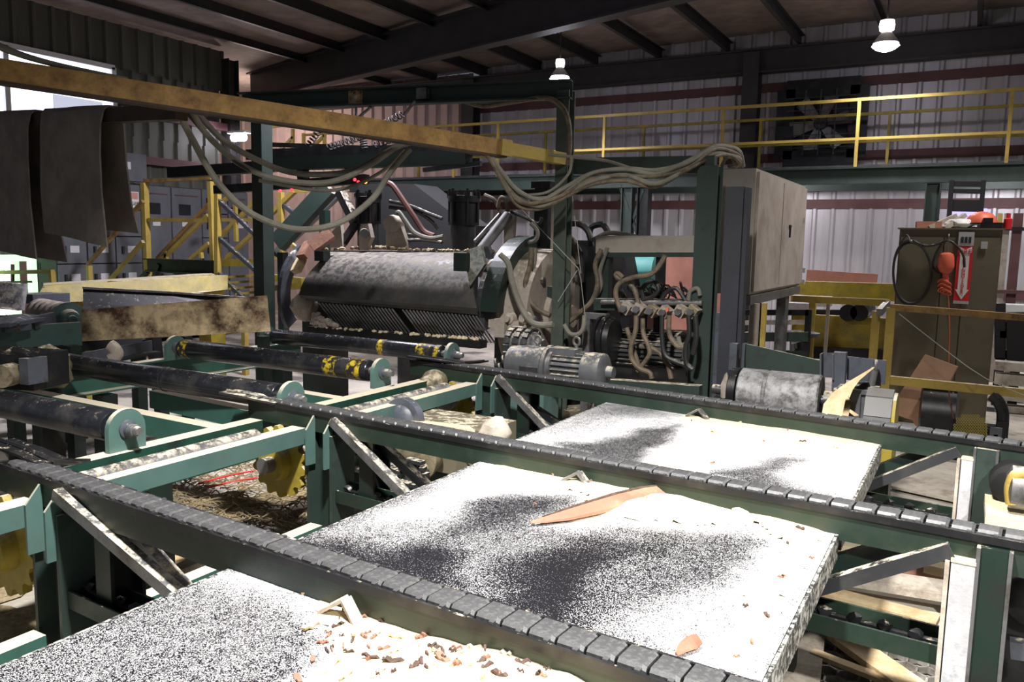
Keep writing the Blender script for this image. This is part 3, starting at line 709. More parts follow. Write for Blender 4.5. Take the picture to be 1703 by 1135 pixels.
T2 = deck('middle steel table with the bark slab lying on it', -1.98, -.37, fy(F_, .06), fy(M_, -.035),
    [([(600, 868), (680, 842), (840, 750), (1420, 850), (1270, 1135), (1100, 1090), (1210, 1000), (1180, 975), (1275, 900), (1255, 885), (1110, 880), (1040, 868), (960, 880), (885, 868), (950, 835), (940, 822), (860, 822), (780, 838), (700, 865), (640, 875)], 1.06, .09),
     ([(470, 895), (600, 868), (640, 878), (780, 845), (720, 905), (560, 935)], .62, .1),
     ([(790, 835), (870, 822), (950, 826), (930, 850), (870, 872), (800, 880), (740, 900)], .3, .07),
     ([(470, 900), (590, 905), (680, 930), (760, 975), (700, 985), (560, 935)], .16, .1),
     ([(700, 905), (760, 925), (720, 955), (660, 930)], .1, .08),
     ([(860, 930), (985, 905), (1080, 920), (1000, 980), (940, 1050), (830, 1010), (850, 970)], .12, .08),
     ([(980, 950), (1100, 895), (1265, 900), (1200, 985), (1040, 1025), (955, 1050)], .44, .06),
     ([(960, 895), (1050, 905), (1130, 890), (1090, 925), (990, 920)], .3, .06),
     ([(1010, 1045), (1160, 985), (1230, 1010), (1200, 1090), (1100, 1090)], .82, .1)], .5,
    [(-.62, 3.0, .25, .02), (-1.0, 3.02, .3, .035), (-1.35, 3.05, .25, .02), (-.5, 2.5, .2, .012)], 'pale sawdust spread over the back and right of the middle table', .006)
T3 = deck('far steel table with a clean right edge, beside the yellow guard', -2.05, -.37, fy(M_, .06), fy(B_, -.035),
    [([(1075, 664), (1470, 730), (1420, 838), (1060, 770), (1110, 735), (1130, 700), (1085, 690)], 1.06, .1),
     ([(850, 730), (960, 715), (1060, 690), (1120, 690), (1080, 720), (960, 738), (880, 738)], .85, .1),
     ([(1010, 670), (1085, 668), (1115, 690), (1060, 690), (980, 690)], .5, .12),
     ([(930, 738), (1000, 735), (1080, 715), (1128, 706), (1110, 732), (1055, 772), (980, 758)], .36, .05),
     ([(1165, 787), (1230, 775), (1290, 762), (1345, 764), (1290, 785), (1310, 805), (1390, 825), (1410, 840), (1270, 815)], .42, .07)], .72,
    [(-.8, 4.5, .4, .012)], 'pale sawdust over the right of the far table', .005)

# ---- chips, bark and slabs lying on the tables
def flake(x, y, L, w, h, rz, mat, zt=.012):
    mb = MB(); d = V((math.cos(rz), math.sin(rz), random.uniform(-.12, .12))); s = V((-d.y, d.x, 0))
    c = V((x, y, ZT + zt)); n = 5; ra, rb = [], []
    top = []; bot = []
    for i in range(n + 1):
        t = i / n - .5; ww = w * (.45 + .55 * math.sin(PI * (i + .6) / (n + 1.2))) * random.uniform(.8, 1.15)
        p = c + d * (t * L) + UP * (.004 * math.sin(i * 2.1))
        top.append((p - s * ww / 2 + UP * h, p + s * ww / 2 + UP * h)); bot.append((p - s * ww / 2, p + s * ww / 2))
    for i in range(n):
        mb.hull([bot[i][0], bot[i][1], top[i][1], top[i][0]], [bot[i + 1][0], bot[i + 1][1], top[i + 1][1], top[i + 1][0]])
    bmesh.ops.remove_doubles(mb.bm, verts=mb.bm.verts, dist=1e-4)
    return mb
rnd = random.Random(11); k = 0
mats = ['bark', 'woodred', 'wood', 'bark', 'greywood']
CH = {'bark': 'dark flake of bark', 'woodred': 'reddish wood chip', 'wood': 'pale wood chip', 'greywood': 'greyish wood chip'}
def chips(pxs, surf, where):
    for px, py, L, mt in pxs:
        q = pZ(px, py, ZT + .02); q = pZ(px, py, surf(q.x, q.y)); zs = surf(q.x, q.y) - ZT
        single('wood_chip', flake(q.x, q.y, L * .72, L * rnd.uniform(.15, .3), rnd.uniform(.003, .007), rnd.uniform(0, PI), mt, zs + .001), mt, '%s lying on the sawdust of the %s table' % (CH[mt], where), 'wood chip', '%s on the %s table' % (CH[mt] + 's' if mt != 'bark' else 'bark flakes', where))
near = [(563, 1040, .06, 'bark'), (690, 1040, .05, 'bark'), (617, 1095, .07, 'bark'), (640, 1078, .05, 'woodred'), (655, 1100, .08, 'bark'), (735, 1100, .09, 'woodred'), (800, 1105, .05, 'bark'), (752, 1050, .05, 'bark'), (537, 1070, .045, 'woodred'), (520, 1098, .05, 'woodred'), (495, 1130, .06, 'woodred'), (620, 1000, .06, 'bark'), (585, 1005, .05, 'woodred'), (520, 988, .09, 'wood'), (517, 1043, .09, 'wood'), (545, 1110, .12, 'wood'), (660, 1060, .07, 'wood'), (700, 1060, .05, 'woodred'), (690, 1118, .05, 'bark'), (755, 1128, .06, 'woodred'), (830, 1130, .07, 'bark'), (640, 1035, .05, 'bark'), (605, 1060, .04, 'woodred'), (580, 1085, .04, 'bark'), (790, 1080, .06, 'wood'), (870, 1115, .05, 'bark'), (720, 1075, .04, 'bark'), (672, 1010, .05, 'greywood'), (760, 1085, .04, 'woodred'), (630, 1120, .06, 'greywood'), (575, 1125, .07, 'wood'), (810, 1120, .05, 'bark'), (600, 1028, .05, 'woodred'), (550, 1010, .04, 'bark'), (900, 1130, .05, 'woodred'), (710, 1090, .03, 'bark'), (655, 1085, .04, 'greywood'), (840, 1090, .045, 'greywood')]
for _ in range(80): near.append((rnd.uniform(540, 950), rnd.uniform(1005, 1135), rnd.uniform(.015, .04), rnd.choice(mats)))
near = [n for n in near if n[1] > 985 + (n[0] - 560) * .34]
chips(near, T1[1], 'near')
mid = [(1250, 843, .05, 'bark'), (980, 800, .04, 'woodred'), (920, 790, .05, 'woodred'), (1275, 1025, .05, 'bark'), (1250, 1070, .035, 'woodred'), (1300, 960, .04, 'woodred'), (1330, 880, .05, 'bark'), (1225, 1095, .03, 'woodred'), (1080, 830, .05, 'wood'), (1160, 822, .05, 'woodred'), (1310, 905, .03, 'bark'), (1050, 815, .03, 'bark'), (890, 840, .025, 'woodred'), (1350, 930, .03, 'woodred'), (1240, 1010, .025, 'bark'), (1080, 790, .04, 'wood')]
chips(mid, T2[1], 'middle')
chips([(1190, 720, .08, 'wood'), (1230, 703, .05, 'wood'), (1185, 772, .04, 'woodred'), (1335, 735, .05, 'bark'), (1310, 716, .04, 'woodred'), (1390, 745, .05, 'wood'), (1150, 700, .03, 'bark'), (1270, 735, .03, 'woodred')], T3[1], 'far')
# bark slab on the middle table
def slab(pts, w, h, mat, bark, name, label, cat):
    """irregular plank following points, widths w; bark strip on the upper far edge"""
    n = len(pts); d = (pts[-1] - pts[0]).normalized(); s = UP.cross(d).normalized()
    R0 = root(name, label, cat, V((pts[n // 2].x, pts[n // 2].y, ZT + .008)))
    mb = MB(); rings = []
    h0 = h; wm = max(w)
    for p, ww in zip(pts, w):
        ww *= .75; h = h0 * (.15 + .85 * ww / wm / .75)
        rings.append([p - s * ww * .5, p + s * ww * .5, p + s * ww * .45 + UP * h * .8, p + s * ww * .1 + UP * h, p - s * ww * .45 + UP * h * .3])
    for a, b in zip(rings, rings[1:]): mb.hull(a, b)
    bmesh.ops.remove_doubles(mb.bm, verts=mb.bm.verts, dist=1e-4)
    part('split_face', mb, mat, R0)
    if bark:
        mb = MB(); q = []
        for i in range(1, n - 1):
            p, ww = pts[i], w[i] * .75; h = h0 * (.15 + .85 * w[i] / wm); q.append([p + s * ww * .1 + UP * (h + .001), p + s * ww * .45 + UP * (h * .82), p + s * ww * .47 + UP * (h * .9), p + s * ww * .12 + UP * (h + .006)])
        for a, b in zip(q, q[1:]): mb.hull(a, b)
        part('bark_strip', mb, 'bark', R0)
S = [pZ(px, py, ZT + .012) for px, py in ((882, 871), (905, 868), (940, 862), (985, 851), (1030, 839), (1075, 828), (1110, 821), (1136, 817))]
slab(S, [.008, .04, .08, .105, .12, .12, .1, .05], .04, 'woodred', True, 'bark_slab', 'long reddish slab of wood with bark, lying on the middle table', 'slab')
S = [pZ(px, py, ZT + .012) for px, py in ((1219, 851), (1240, 852), (1262, 852), (1286, 847))]
slab(S, [.03, .05, .05, .02], .02, 'wood', False, 'wood_offcut', 'small yellow splintered offcut near the back edge of the middle table', 'offcut')
S = [pZ(px, py, ZT + .012) for px, py in ((1125, 1091), (1135, 1082), (1150, 1075), (1160, 1068))]
slab(S, [.012, .035, .05, .04], .025, 'woodred', False, 'bark_piece', 'orange-brown piece of bark at the front right of the middle table', 'bark')
# ================================================================= ROLLER TABLE on the left
XRB, XLB = -3.5, -5.95
R0 = root('roller_conveyor', 'green steel frame carrying the black rollers at the left', 'conveyor frame', (-4.7, 3.6, 0))
ymid = at(M_, XRB).y
for y0, y1 in ((1.95, ymid - .1), (ymid + .12, 5.25)):
    mb = MB(); mb.chan((XRB, y0, .74), (XRB, y1, .74), .1, .22, .014, flip=-1); part('side_channel', mb, 'channel', R0)
mb = MB(); mb.chan((XLB, 1.9, .76), (XLB, 6.1, .76), .1, .2, .014, flip=1); part('side_channel', mb, 'green_top', R0)
for a, b in (((0, 643), (327, 708)), ((248, 650), (418, 686)), ((440, 644), (538, 661))):
    p, q = pZ(*a, .845), pZ(*b, .845); q.x = XRB - .08; p.x = XLB + .02 if a[0] < 10 else p.x
    mb = MB(); mb.angle(p, q, .09, .12, .012, flip=-1); part('cross_channel', mb, 'greywood' if False else 'green_top', R0)
for x in (XLB + .06, XRB - .06):
    for y in (2.6, 4.2, 5.0) if x > -5 else (2.1, 3.9, 5.8):
        mb = MB(); mb.bar((x, y, 0), (x, y, .64), .13, .13); part('leg', mb, 'green_dark', R0)
def roller(y, x0, x1, label, z=.955, r=.078, yel=(), weld=None):
    c0, c1 = V((x0, y, z)), V((x1, y, z)); L = x1 - x0
    R0 = root('roller', label, 'roller', V(((x0 + x1) / 2, y, z - r)), 'black rollers of the roller table')
    mb = MB()
    seg = [(0, r * .9), (.01, r)] + ([(weld - .008, r), (weld - .006, r * 1.05), (weld + .006, r * 1.05), (weld + .008, r)] if weld else []) + [(L - .01, r), (L, r * .9)]
    mb.lathe(c0, c1, seg, 32); tb = part('tube', mb, 'roller', R0)
    for t0, t1 in yel:
        mb = MB(); mb.lathe(c0, c1, [(t0, r + .0006), (t1, r + .0006)], 32); part('yellow_band', mb, 'rollerY', tb)
    mb = MB(); mb.lathe(c0 - V((.2, 0, 0)), c1, [(0, .022), (.05, .022), (.051, .03), (L + .37, .03), (L + .372, .024), (L + .4, .02)], 16); part('shaft', mb, 'steel', R0)
    for x, s in ((x1 + .075, 1), (x0 - .11, -1)):
        c = V((x, y, z)); pts = [V((x, y - .1, .85))] + [c + V((0, math.cos(a) * .1, math.sin(a) * .1)) for a in [PI - k * PI / 12 for k in range(13)]] + [V((x, y + .1, .85))]
        mb = MB(); mb.plate(pts, (.03, 0, 0)); part('bearing_plate', mb, 'teal', R0)
        mb = MB(); mb.lathe(c + V((-.01, 0, 0)), c + V((1, 0, 0)), [(0, .046), (.05, .046), (.055, .034), (.075, .032), (.08, .02)], 18); part('bearing', mb, 'bluegrey', R0)
roller(2.45, -5.85, -3.64, 'black roller nearest the camera, running off the left edge of the photo')
roller(3.47, -5.72, -3.55, 'second black roller with a raised weld ring in the middle', weld=1.15, yel=((.0, .14),))
roller(4.52, -5.74, -3.72, 'third black roller with yellow bands near its right end', yel=((1.62, 1.74), (1.85, 1.97), (.03, .12)))
roller(5.58, -5.78, -3.82, 'farthest black roller with yellow marks, below the big drum hood', yel=((1.3, 1.37), (1.72, 1.86), (1.9, 1.95)), r=.07)
# transfer chain trough left of the rollers
R0 = root('transfer_trough', 'blue-grey side trough with black strip behind the left ends of the rollers', 'conveyor', V((-6.6, 4, 0)))
a, b = pZ(88, 606, .86), pZ(252, 575, .86)
mb = MB(); mb.bar(a, b, .02, .1); part('side_plate', mb, 'bluegrey', R0)
off = V((-.35, .1, .05)); mb = MB(); mb.bar(a + off, b + off, .12, .09); part('black_strip', mb, 'blackmat', R0)
mb = MB(); mb.bar(a + off * .5 - V((0, 0, .1)), b + off * .5 - V((0, 0, .1)), .35, .02); part('floor_plate', mb, 'green_dark', R0)
for p in (a, b):
    mb = MB(); mb.bar(V((p.x - .2, p.y, 0)), V((p.x - .2, p.y, .78)), .1, .1); part('leg', mb, 'green_dark', R0)
mb = MB(); mb.tube([pD(183, 575, 6.3), pD(190, 580, 6.3), pD(194, 590, 6.3), pD(186, 598, 6.3)], .05, 10); single('pinkish_hook', mb, 'beige', 'curved pinkish dust-caked hook on the side trough', 'hook')
R0 = root('drive_block', 'dark drive block with a grey cover behind the nearest roller, left edge', 'drive', pZ(35, 640, .7))
mb = MB(); c = pD(30, 612, 5.2); mb.box(c, (.5, .3, .22), .3); part('housing', mb, 'black', R0)
mb = MB(); c = pD(56, 616, 5.0); mb.box(c, (.07, .14, .16), .2); part('grey_cover', mb, 'bluegrey', R0)
mb = MB(); c = pD(22, 622, 5.0); mb.cyl(c, c + V((.05, -.1, 0)), .07, 18); part('wheel', mb, 'valve', R0)
mb = MB(); mb.tube([pD(5, 600, 5.1), pD(25, 585, 5.2), pD(45, 592, 5.1), pD(52, 604, 5.1)], .035, 8); part('hose', mb, 'hoseblk', R0)
mb = MB(); c = pD(84, 612, 5.6); mb.rock(c, (.26, .3, .3), 3, 0, 2); part('sheave', mb, 'valve', R0)
mb = MB(); mb.bar(V((c.x, c.y, 0)), V((c.x, c.y, .82)), .1, .1); part('stand', mb, 'black', R0)

# ================================================================= LOWER LEFT: second conveyor, plates, yellow beam
R0 = root('side_conveyor', 'teal side conveyor with flat grey plates at the left edge', 'conveyor', pD(60, 560, 7.2))
a, b = pD(-60, 568, 6.4), pD(134, 555, 7.0)
mb = MB(); mb.bar(a, b, .06, .2); part('side_beam', mb, 'teal', R0)
mb = MB(); mb.plate([pD(-40, 527, 6.6), pD(40, 522, 6.7), pD(88, 526, 6.9), pD(15, 538, 6.3), pD(-40, 541, 6.2)], (0, 0, -.03)); part('top_plate', mb, 'bluegrey', R0)
mb = MB(); mb.bar(pD(5, 545, 6.4), pD(50, 540, 6.6), .04, .08); mb.bar(pD(55, 538, 6.7), pD(90, 530, 6.9), .04, .11); part('bracket', mb, 'bluegrey', R0)
mb = MB(); mb.bar(pD(30, 536, 6.35), pD(31, 553, 6.45), .02, .02); part('upright', mb, 'steel', R0)
for x in (20, 120):
    p = pD(x, 575, 6.7); mb = MB(); mb.bar(V((p.x, p.y, 0)), p, .1, .1); part('leg', mb, 'green_dark', R0)
R0 = root('ribbed_drum', 'small ribbed drum with a round end cap left of the rusty plate', 'drum', pD(110, 545, 7.4))
mb = MB(); a, b = pD(68, 520, 8.0), pD(112, 530, 7.3); L = (b - a).length
mb.lathe(a, b, [(0, .1)] + sum([[(L * k / 5 + .02, .14), (L * k / 5 + .1, .14), (L * k / 5 + .12, .115), (L * k / 5 + .13, .115)] for k in range(5)], []) + [(L, .1)], 20); part('shell', mb, 'beige', R0)
mb = MB(); d = (b - a).normalized(); mb.lathe(b, b + d, [(0, .15), (.06, .15), (.065, .09), (.16, .07), (.165, .04), (.19, .035)], 20); part('end_cap', mb, 'teal', R0)
mb = MB(); p = pD(110, 545, 7.4); mb.bar(V((p.x, p.y, 0)), p, .2, .2); part('pedestal', mb, 'green_dark', R0)
mb = MB(); mb.plate([pD(2, 470, 7.4), pD(36, 473, 7.5), pD(30, 517, 7.4), pD(0, 512, 7.3), pD(-20, 512, 7.3), pD(-20, 470, 7.4)], (0, .06, 0)); single('leaning_plate', mb, 'darksteel', 'dark worn steel plate standing at the left edge', 'plate')
mb = MB(); mb.bar(pD(36, 497, 8.0), pD(98, 494, 8.4), .3, .09); single('grey_beam', mb, 'bluegrey', 'short grey beam in front of the yellow beam end', 'beam')
mb = MB(); pts = [pD(135, 516, 7.1), pD(435, 492, 7.6), pD(441, 552, 7.6), pD(136, 568, 7.1)]
mb.plate(pts, (.02, .05, 0)); R1 = single('rusty_plate', mb, 'rustplate', 'long cream plate blotched with rust, behind the rollers', 'plate')
mb = MB(); 
for px in (150, 300, 430): p = pD(px, 560, 7.45); mb2 = MB(); mb2.bar(V((p.x, p.y + .06, 0)), p + V((0, .06, 0)), .08, .08); part('leg', mb2, 'green_dark', R1)
mb.bm.free()
R0 = root('black_chute', 'black sloping chute side above the rusty plate', 'chute', pD(250, 510, 8.0))
mb = MB(); mb.plate([pD(138, 480, 7.7), pD(290, 488, 8.2), pD(410, 497, 8.6), pD(400, 520, 8.5), pD(138, 514, 7.6)], (.02, .05, 0)); part('side', mb, 'black', R0)
mb = MB(); mb.bar(pD(138, 479, 7.7), pD(290, 487, 8.2), .06, .02); mb.bar(pD(290, 487, 8.2), pD(412, 496, 8.6), .06, .02); part('top_lip', mb, 'steel', R0)
mb = MB(); p = pD(250, 510, 8.0); mb.bar(V((p.x, p.y + .1, 0)), p, .1, .1); part('leg', mb, 'black', R0)
R0 = root('yellow_beam', 'long dirty yellow conveyor beam below the gate frame', 'beam', pD(210, 480, 9))
mb = MB()
mb.plate([pD(63, 492, 8.6), pD(72, 476, 8.6), pD(180, 468, 9.0), pD(358, 458, 10), pD(358, 482, 10), pD(260, 494, 9.3), pD(100, 503, 8.6)], (.05, .15, 0)); part('side', mb, 'yellowdirt', R0)
mb = MB(); mb.plate([pD(72, 475, 8.6), pD(358, 457, 10), pD(352, 454, 10.4), pD(72, 471, 9)], (0, 0, -.02)); part('top', mb, 'yellowdirt', R0)
mb = MB(); p = pD(340, 475, 10); mb.bar(V((p.x, p.y + .1, 0)), p + V((0, .1, 0)), .22, .22); p = pD(110, 490, 8.8); mb2 = MB(); mb2.bar(V((p.x, p.y + .1, 0)), p + V((0, .1, 0)), .2, .2); part('leg', mb, 'yellowdirt', R0); part('leg', mb2, 'yellowdirt', R0)
# yellow gate frame, stair rails
GY = 8.1
def pxbars(R0, y, segs, th=.055, mat='yellow', nm='rail'):
    for s in segs:
        (a, b), (c, d) = s[0], s[1]; t = s[2] if len(s) > 2 else th; m = s[3] if len(s) > 3 else mat
        mb = MB(); mb.bar(pY(a, b, y), pY(c, d, y), t, t, up=V((0, 1, 0))); part('post' if abs(a - c) < 14 and nm == 'rail' else nm, mb, m, R0)
def onfloor(R0, y, pxs, th=.07, mat='yellow', z1=None):
    for a, b in pxs:
        p = pY(a, b, y); mb = MB(); mb.bar(V((p.x, p.y, 0)), p, th, th, up=V((0, 1, 0))); part('post', mb, mat, R0)
R0 = root('yellow_gate_frame', 'tall yellow gate frame in front of the switchgear', 'railing', pY(300, 480, GY))
pxbars(R0, GY, [((240, 301), (352, 296), .05, 'boom'), ((248, 366), (354, 367)), ((240, 304), (246, 452), .085), ((350, 302), (355, 432), .07)])
onfloor(R0, GY, [(246, 452), (355, 432)], .085)
R0 = root('platform_beam', 'dark channel platform edge at the foot of the yellow gate frame', 'beam', pY(300, 450, GY))
mb = MB(); mb.chan(pY(246, 441, GY - .1), pY(357, 445, GY - .1), .09, .2, .015); part('channel', mb, 'black', R0)
pxbars(R0, GY - .1, [((246, 452), (230, 468), .06, 'black'), ((266, 440), (254, 470), .07, 'black'), ((268, 455), (270, 480), .05, 'black')], nm='strut')
onfloor(R0, GY, [(300, 452)], .12, 'black')
R0 = root('stair_railing', 'sloping yellow stair railing left of the gate frame', 'railing', pY(190, 480, GY + .4))
pxbars(R0, GY - .5, [((238, 335), (146, 440), .05, 'boom'), ((238, 402), (180, 470), .05)])
onfloor(R0, GY - .5, [(148, 442)], .07)
R0 = root('stair_railing', 'pair of sloping yellow rails seen through the gate frame', 'railing', pY(310, 430, GY + .9))
pxbars(R0, GY + .6, [((348, 340), (262, 430), .055, 'boom'), ((346, 358), (272, 430)), ((348, 405), (312, 435)), ((276, 418), (277, 432)), ((334, 420), (335, 430))])
R0 = root('stair', 'yellow stair with grey stringers right of the gate frame', 'stairs', pY(400, 470, GY - .3))
pxbars(R0, GY - .3, [((362, 300), (362, 455), .07), ((363, 333), (428, 394), .05, 'bluegrey'), ((363, 395), (436, 460), .05, 'bluegrey'), ((361, 453), (406, 498), .06, 'bluegrey')])
for k in range(5):
    mb = MB(); p = pY(366 + k * 10, 462 + k * 9, GY - .25); q = pY(428 + k * 3, 458 + k * 9, GY - .1); mb.bar(p, q, .2, .03); part('tread', mb, 'yellowdirt', R0)
onfloor(R0, GY - .3, [(362, 456), (406, 498)], .07)
R0 = root('stair_railing', 'crossing yellow stair rails behind the left green post', 'railing', pY(420, 430, GY + 1.2))
pxbars(R0, GY + 1.2, [((382, 325), (366, 340)), ((432, 328), (362, 398), .06), ((433, 378), (376, 430), .06), ((391, 332), (393, 402)), ((362, 366), (430, 366)), ((432, 430), (500, 430), .04), ((360, 437), (446, 437), .12, 'yellowdirt'), ((440, 460), (505, 468), .1, 'yellowdirt')])
onfloor(R0, GY + 1.2, [(364, 435), (446, 437)], .08)
R0 = root('stair_railing', 'yellow rail and post right of the left green post, red light on top', 'railing', pY(470, 430, GY + .2))
pxbars(R0, GY + .2, [((467, 320), (469, 430), .07), ((468, 338), (513, 376), .05, 'bluegrey'), ((468, 392), (494, 414), .05), ((452, 355), (490, 318), .06), ((490, 318), (522, 316), .05), ((450, 480), (505, 476), .08, 'yellowdirt'), ((452, 418), (492, 445), .05, 'bluegrey')])
onfloor(R0, GY + .2, [(469, 432)], .07)
R0 = root('low_railing', 'low yellow rail in front of the bright doorway', 'railing', pY(60, 470, 7.0))
pxbars(R0, 7.0, [((-40, 454), (88, 452), .06, 'yellow'), ((86, 452), (88, 475), .07), ((21, 440), (21, 470), .04, 'redgirt'), ((-40, 470), (52, 469), .03, 'redgirt')])
onfloor(R0, 7.0, [(87, 470)], .07)

# ================================================================= YELLOW BOOM, HANGING BELTS, CABLES
ba, bb = pD(-30, 113, 4.6), pD(838, 247, 6.6)
bc = pD(943, 266, 7.0)
R0 = root('boom', 'long rusty yellow boom crossing the upper left of the photo', 'boom', (ba + bc) / 2)
mb = MB(); mb.bar(ba, bb, .09, .125); part('beam', mb, 'boom', R0)
mb = MB(); mb.bar(ba - UP * .07, bb - UP * .07, .1, .016); part('lower_flange', mb, 'rustbar', R0)
mb = MB(); mb.bar(bb - (bb - ba).normalized() * .06, bb + (bc - bb).normalized() * .04, .13, .13); part('splice', mb, 'yellow', R0)
mb = MB(); mb.bar(bb, bc, .08, .1); part('tail', mb, 'yellow', R0)
def onboom(t): return ba + (bb - ba) * t
# brown support bar under the boom, carrying two pieces of belt
ha, hb = pD(302, 187, 5.35), pD(-60, 204, 7.4)
R0 = root('hanging_bar', 'rust brown bar under the boom that carries the belts', 'bar', (ha + hb) / 2)
mb = MB(); mb.bar(ha, hb, .09, .1); part('bar', mb, 'rustbar', R0)
def draped(label, fx, w_px, front_z, back_z, mat='belt', frayed=0):
    """belt folded over the bar: inner and outer skins with thickness"""
    hd = (hb - ha).normalized(); t0, t1 = fx
    R0 = root('rubber_belt', label, 'belt', ha + (hb - ha) * ((t0 + t1) / 2) - V((0, 0, 1)), 'belts hanging from the bar')
    out = hd.cross(UP).normalized()
    if out.y > 0: out = -out
    path = [(.085, front_z), (.1, front_z * .6), (.1, front_z * .3), (.098, -.07), (.08, .035), (.04, .072), (-.04, .072), (-.08, .035), (-.098, -.07), (-.1, back_z * .4), (-.115, back_z * .75), (-.16, back_z)]
    mb = MB(); th = .012; grid = []
    for i, (o, z) in enumerate(path):
        oo, zz = path[min(i + 1, len(path) - 1)]; pp, zp = path[max(i - 1, 0)]
        tg = V((oo - pp, zz - zp)).normalized(); nx, nz = -tg.y, tg.x
        row = []
        for k in range(7):
            t = t0 + (t1 - t0) * k / 6; base = ha + (hb - ha) * t
            flare = (1 + .0 * i)
            wob = .012 * math.sin(k * 1.3 + i)
            row.append((base + out * (o + wob) + UP * (z + (.05 * (k / 6 - .5) if i in (0,) else 0)), out * nx * th + UP * nz * th))
        grid.append(row)
    a = [[mb.bm.verts.new(p) for p, n in r] for r in grid]; b = [[mb.bm.verts.new(p + n) for p, n in r] for r in grid]
    m, n = len(grid), 7
    for i in range(m - 1):
        for k in range(n - 1):
            mb.bm.faces.new([a[i][k], a[i + 1][k], a[i + 1][k + 1], a[i][k + 1]]); mb.bm.faces.new([b[i][k], b[i][k + 1], b[i + 1][k + 1], b[i + 1][k]])
    for i in range(m - 1):
        for k in (0, n - 1): mb.bm.faces.new([a[i][k], b[i][k], b[i + 1][k], a[i + 1][k]])
    for k in range(n - 1):
        for i in (0, m - 1): mb.bm.faces.new([a[i][k], a[i][k + 1], b[i][k + 1], b[i][k]])
    part('belt_sheet', mb, mat, R0)
    return R0
draped('wide brown conveyor belt draped over the bar, the right one of two', (.25, .52), 0, -.92, -.84)
draped('grey-brown conveyor belt at the left edge of the photo, half out of frame', (.575, 1.0), 0, -1.1, -1.15)
# the big hose festoon
def tube_px(R0, pts, r, mat='cable', nm='hose', n=9, label=None):
    """pts: (px, py, depth)"""
    mb = MB(); mb.tube([pD(*p) for p in pts], r, n, 6); return part(nm, mb, mat, R0, label)
R0 = root('hose_festoon', 'grey hoses hanging in deep loops under the boom', 'hoses', pD(500, 390, 6.0))
tube_px(R0, [(296, 183, 5.6), (318, 228, 5.65), (360, 300, 5.75), (410, 350, 5.85), (470, 377, 6.0), (520, 381, 6.1), (570, 368, 6.2), (620, 330, 6.3), (650, 285, 6.35), (682, 248, 6.4)], .024)
tube_px(R0, [(318, 183, 5.7), (345, 225, 5.75), (395, 270, 5.9), (450, 295, 6.0), (520, 305, 6.1), (570, 297, 6.2), (620, 272, 6.3), (660, 245, 6.4), (690, 236, 6.45)], .022)
tube_px(R0, [(326, 186, 5.75), (370, 232, 5.85), (420, 262, 5.95), (480, 286, 6.1), (540, 290, 6.2), (590, 282, 6.3), (640, 255, 6.4), (668, 238, 6.45)], .022)
tube_px(R0, [(310, 186, 5.7), (350, 232, 5.8), (400, 275, 5.9), (440, 292, 6.0), (490, 302, 6.1)], .014, 'hoseblk')
tube_px(R0, [(430, 300, 6.1), (520, 316, 6.3), (580, 312, 6.4), (640, 282, 6.5), (672, 248, 6.5)], .014, 'cable')
R0 = root('hose_bundle', 'grey hoses running from the boom across the middle post to the grey box', 'hoses', pD(950, 320, 6.6))
hb_base = [(715, 222, 6.4), (760, 224, 6.45), (805, 245, 6.5), (835, 285, 6.55), (862, 322, 6.55), (900, 330, 6.6), (940, 312, 6.6), (985, 285, 6.5), (1040, 282, 6.4), (1090, 288, 6.4), (1140, 268, 6.45), (1185, 243, 6.6), (1212, 240, 6.8), (1230, 252, 7.0), (1236, 277, 7.15)]
rh = random.Random(17)
for i, (o, mt, rr) in enumerate(((0, 'cable', .019), (8, 'hosebrown', .017), (14, 'cable', .02), (4, 'cable', .016), (18, 'hosebrown', .015))):
    tube_px(R0, [(x - (6 * i if k == len(hb_base) - 1 else 0), y + o * (1 - .5 * (k < 3)) + (0 if k == len(hb_base) - 1 else rh.uniform(-5, 5)) - (o if k == len(hb_base) - 1 else 0), d + rh.uniform(-.03, .03)) for k, (x, y, d) in enumerate(hb_base)], rr, mt)
tube_px(R0, [(912, 257, 6.7), (960, 262, 6.7), (1010, 268, 6.7), (1060, 284, 6.75), (1100, 296, 6.8), (1140, 280, 6.8)], .014)
tube_px(R0, [(1075, 280, 6.8), (1110, 266, 6.85), (1165, 262, 6.9), (1190, 270, 6.9)], .016, 'hosebrown')
tube_px(R0, [(1200, 277, 7.0), (1207, 264, 7.0), (1218, 262, 7.0), (1222, 277, 7.0)], .016)
tube_px(R0, [(860, 325, 6.6), (910, 320, 6.6), (945, 290, 6.6), (950, 262, 6.6)], .012)
R0 = root('pipe_run', 'dusty grey hoses lying along the top left of the boom', 'hoses', onboom(.1) + V((0, 0, .06)))
for o in (0, .03, .055):
    mb = MB(); mb.tube([onboom(0) + V((0, o, .16)), onboom(.04) + V((0, o, .115)), onboom(.1) + V((0, o, .085)), onboom(.2) + V((0, o, .066))], .016, 8); part('hose', mb, 'cable', R0)
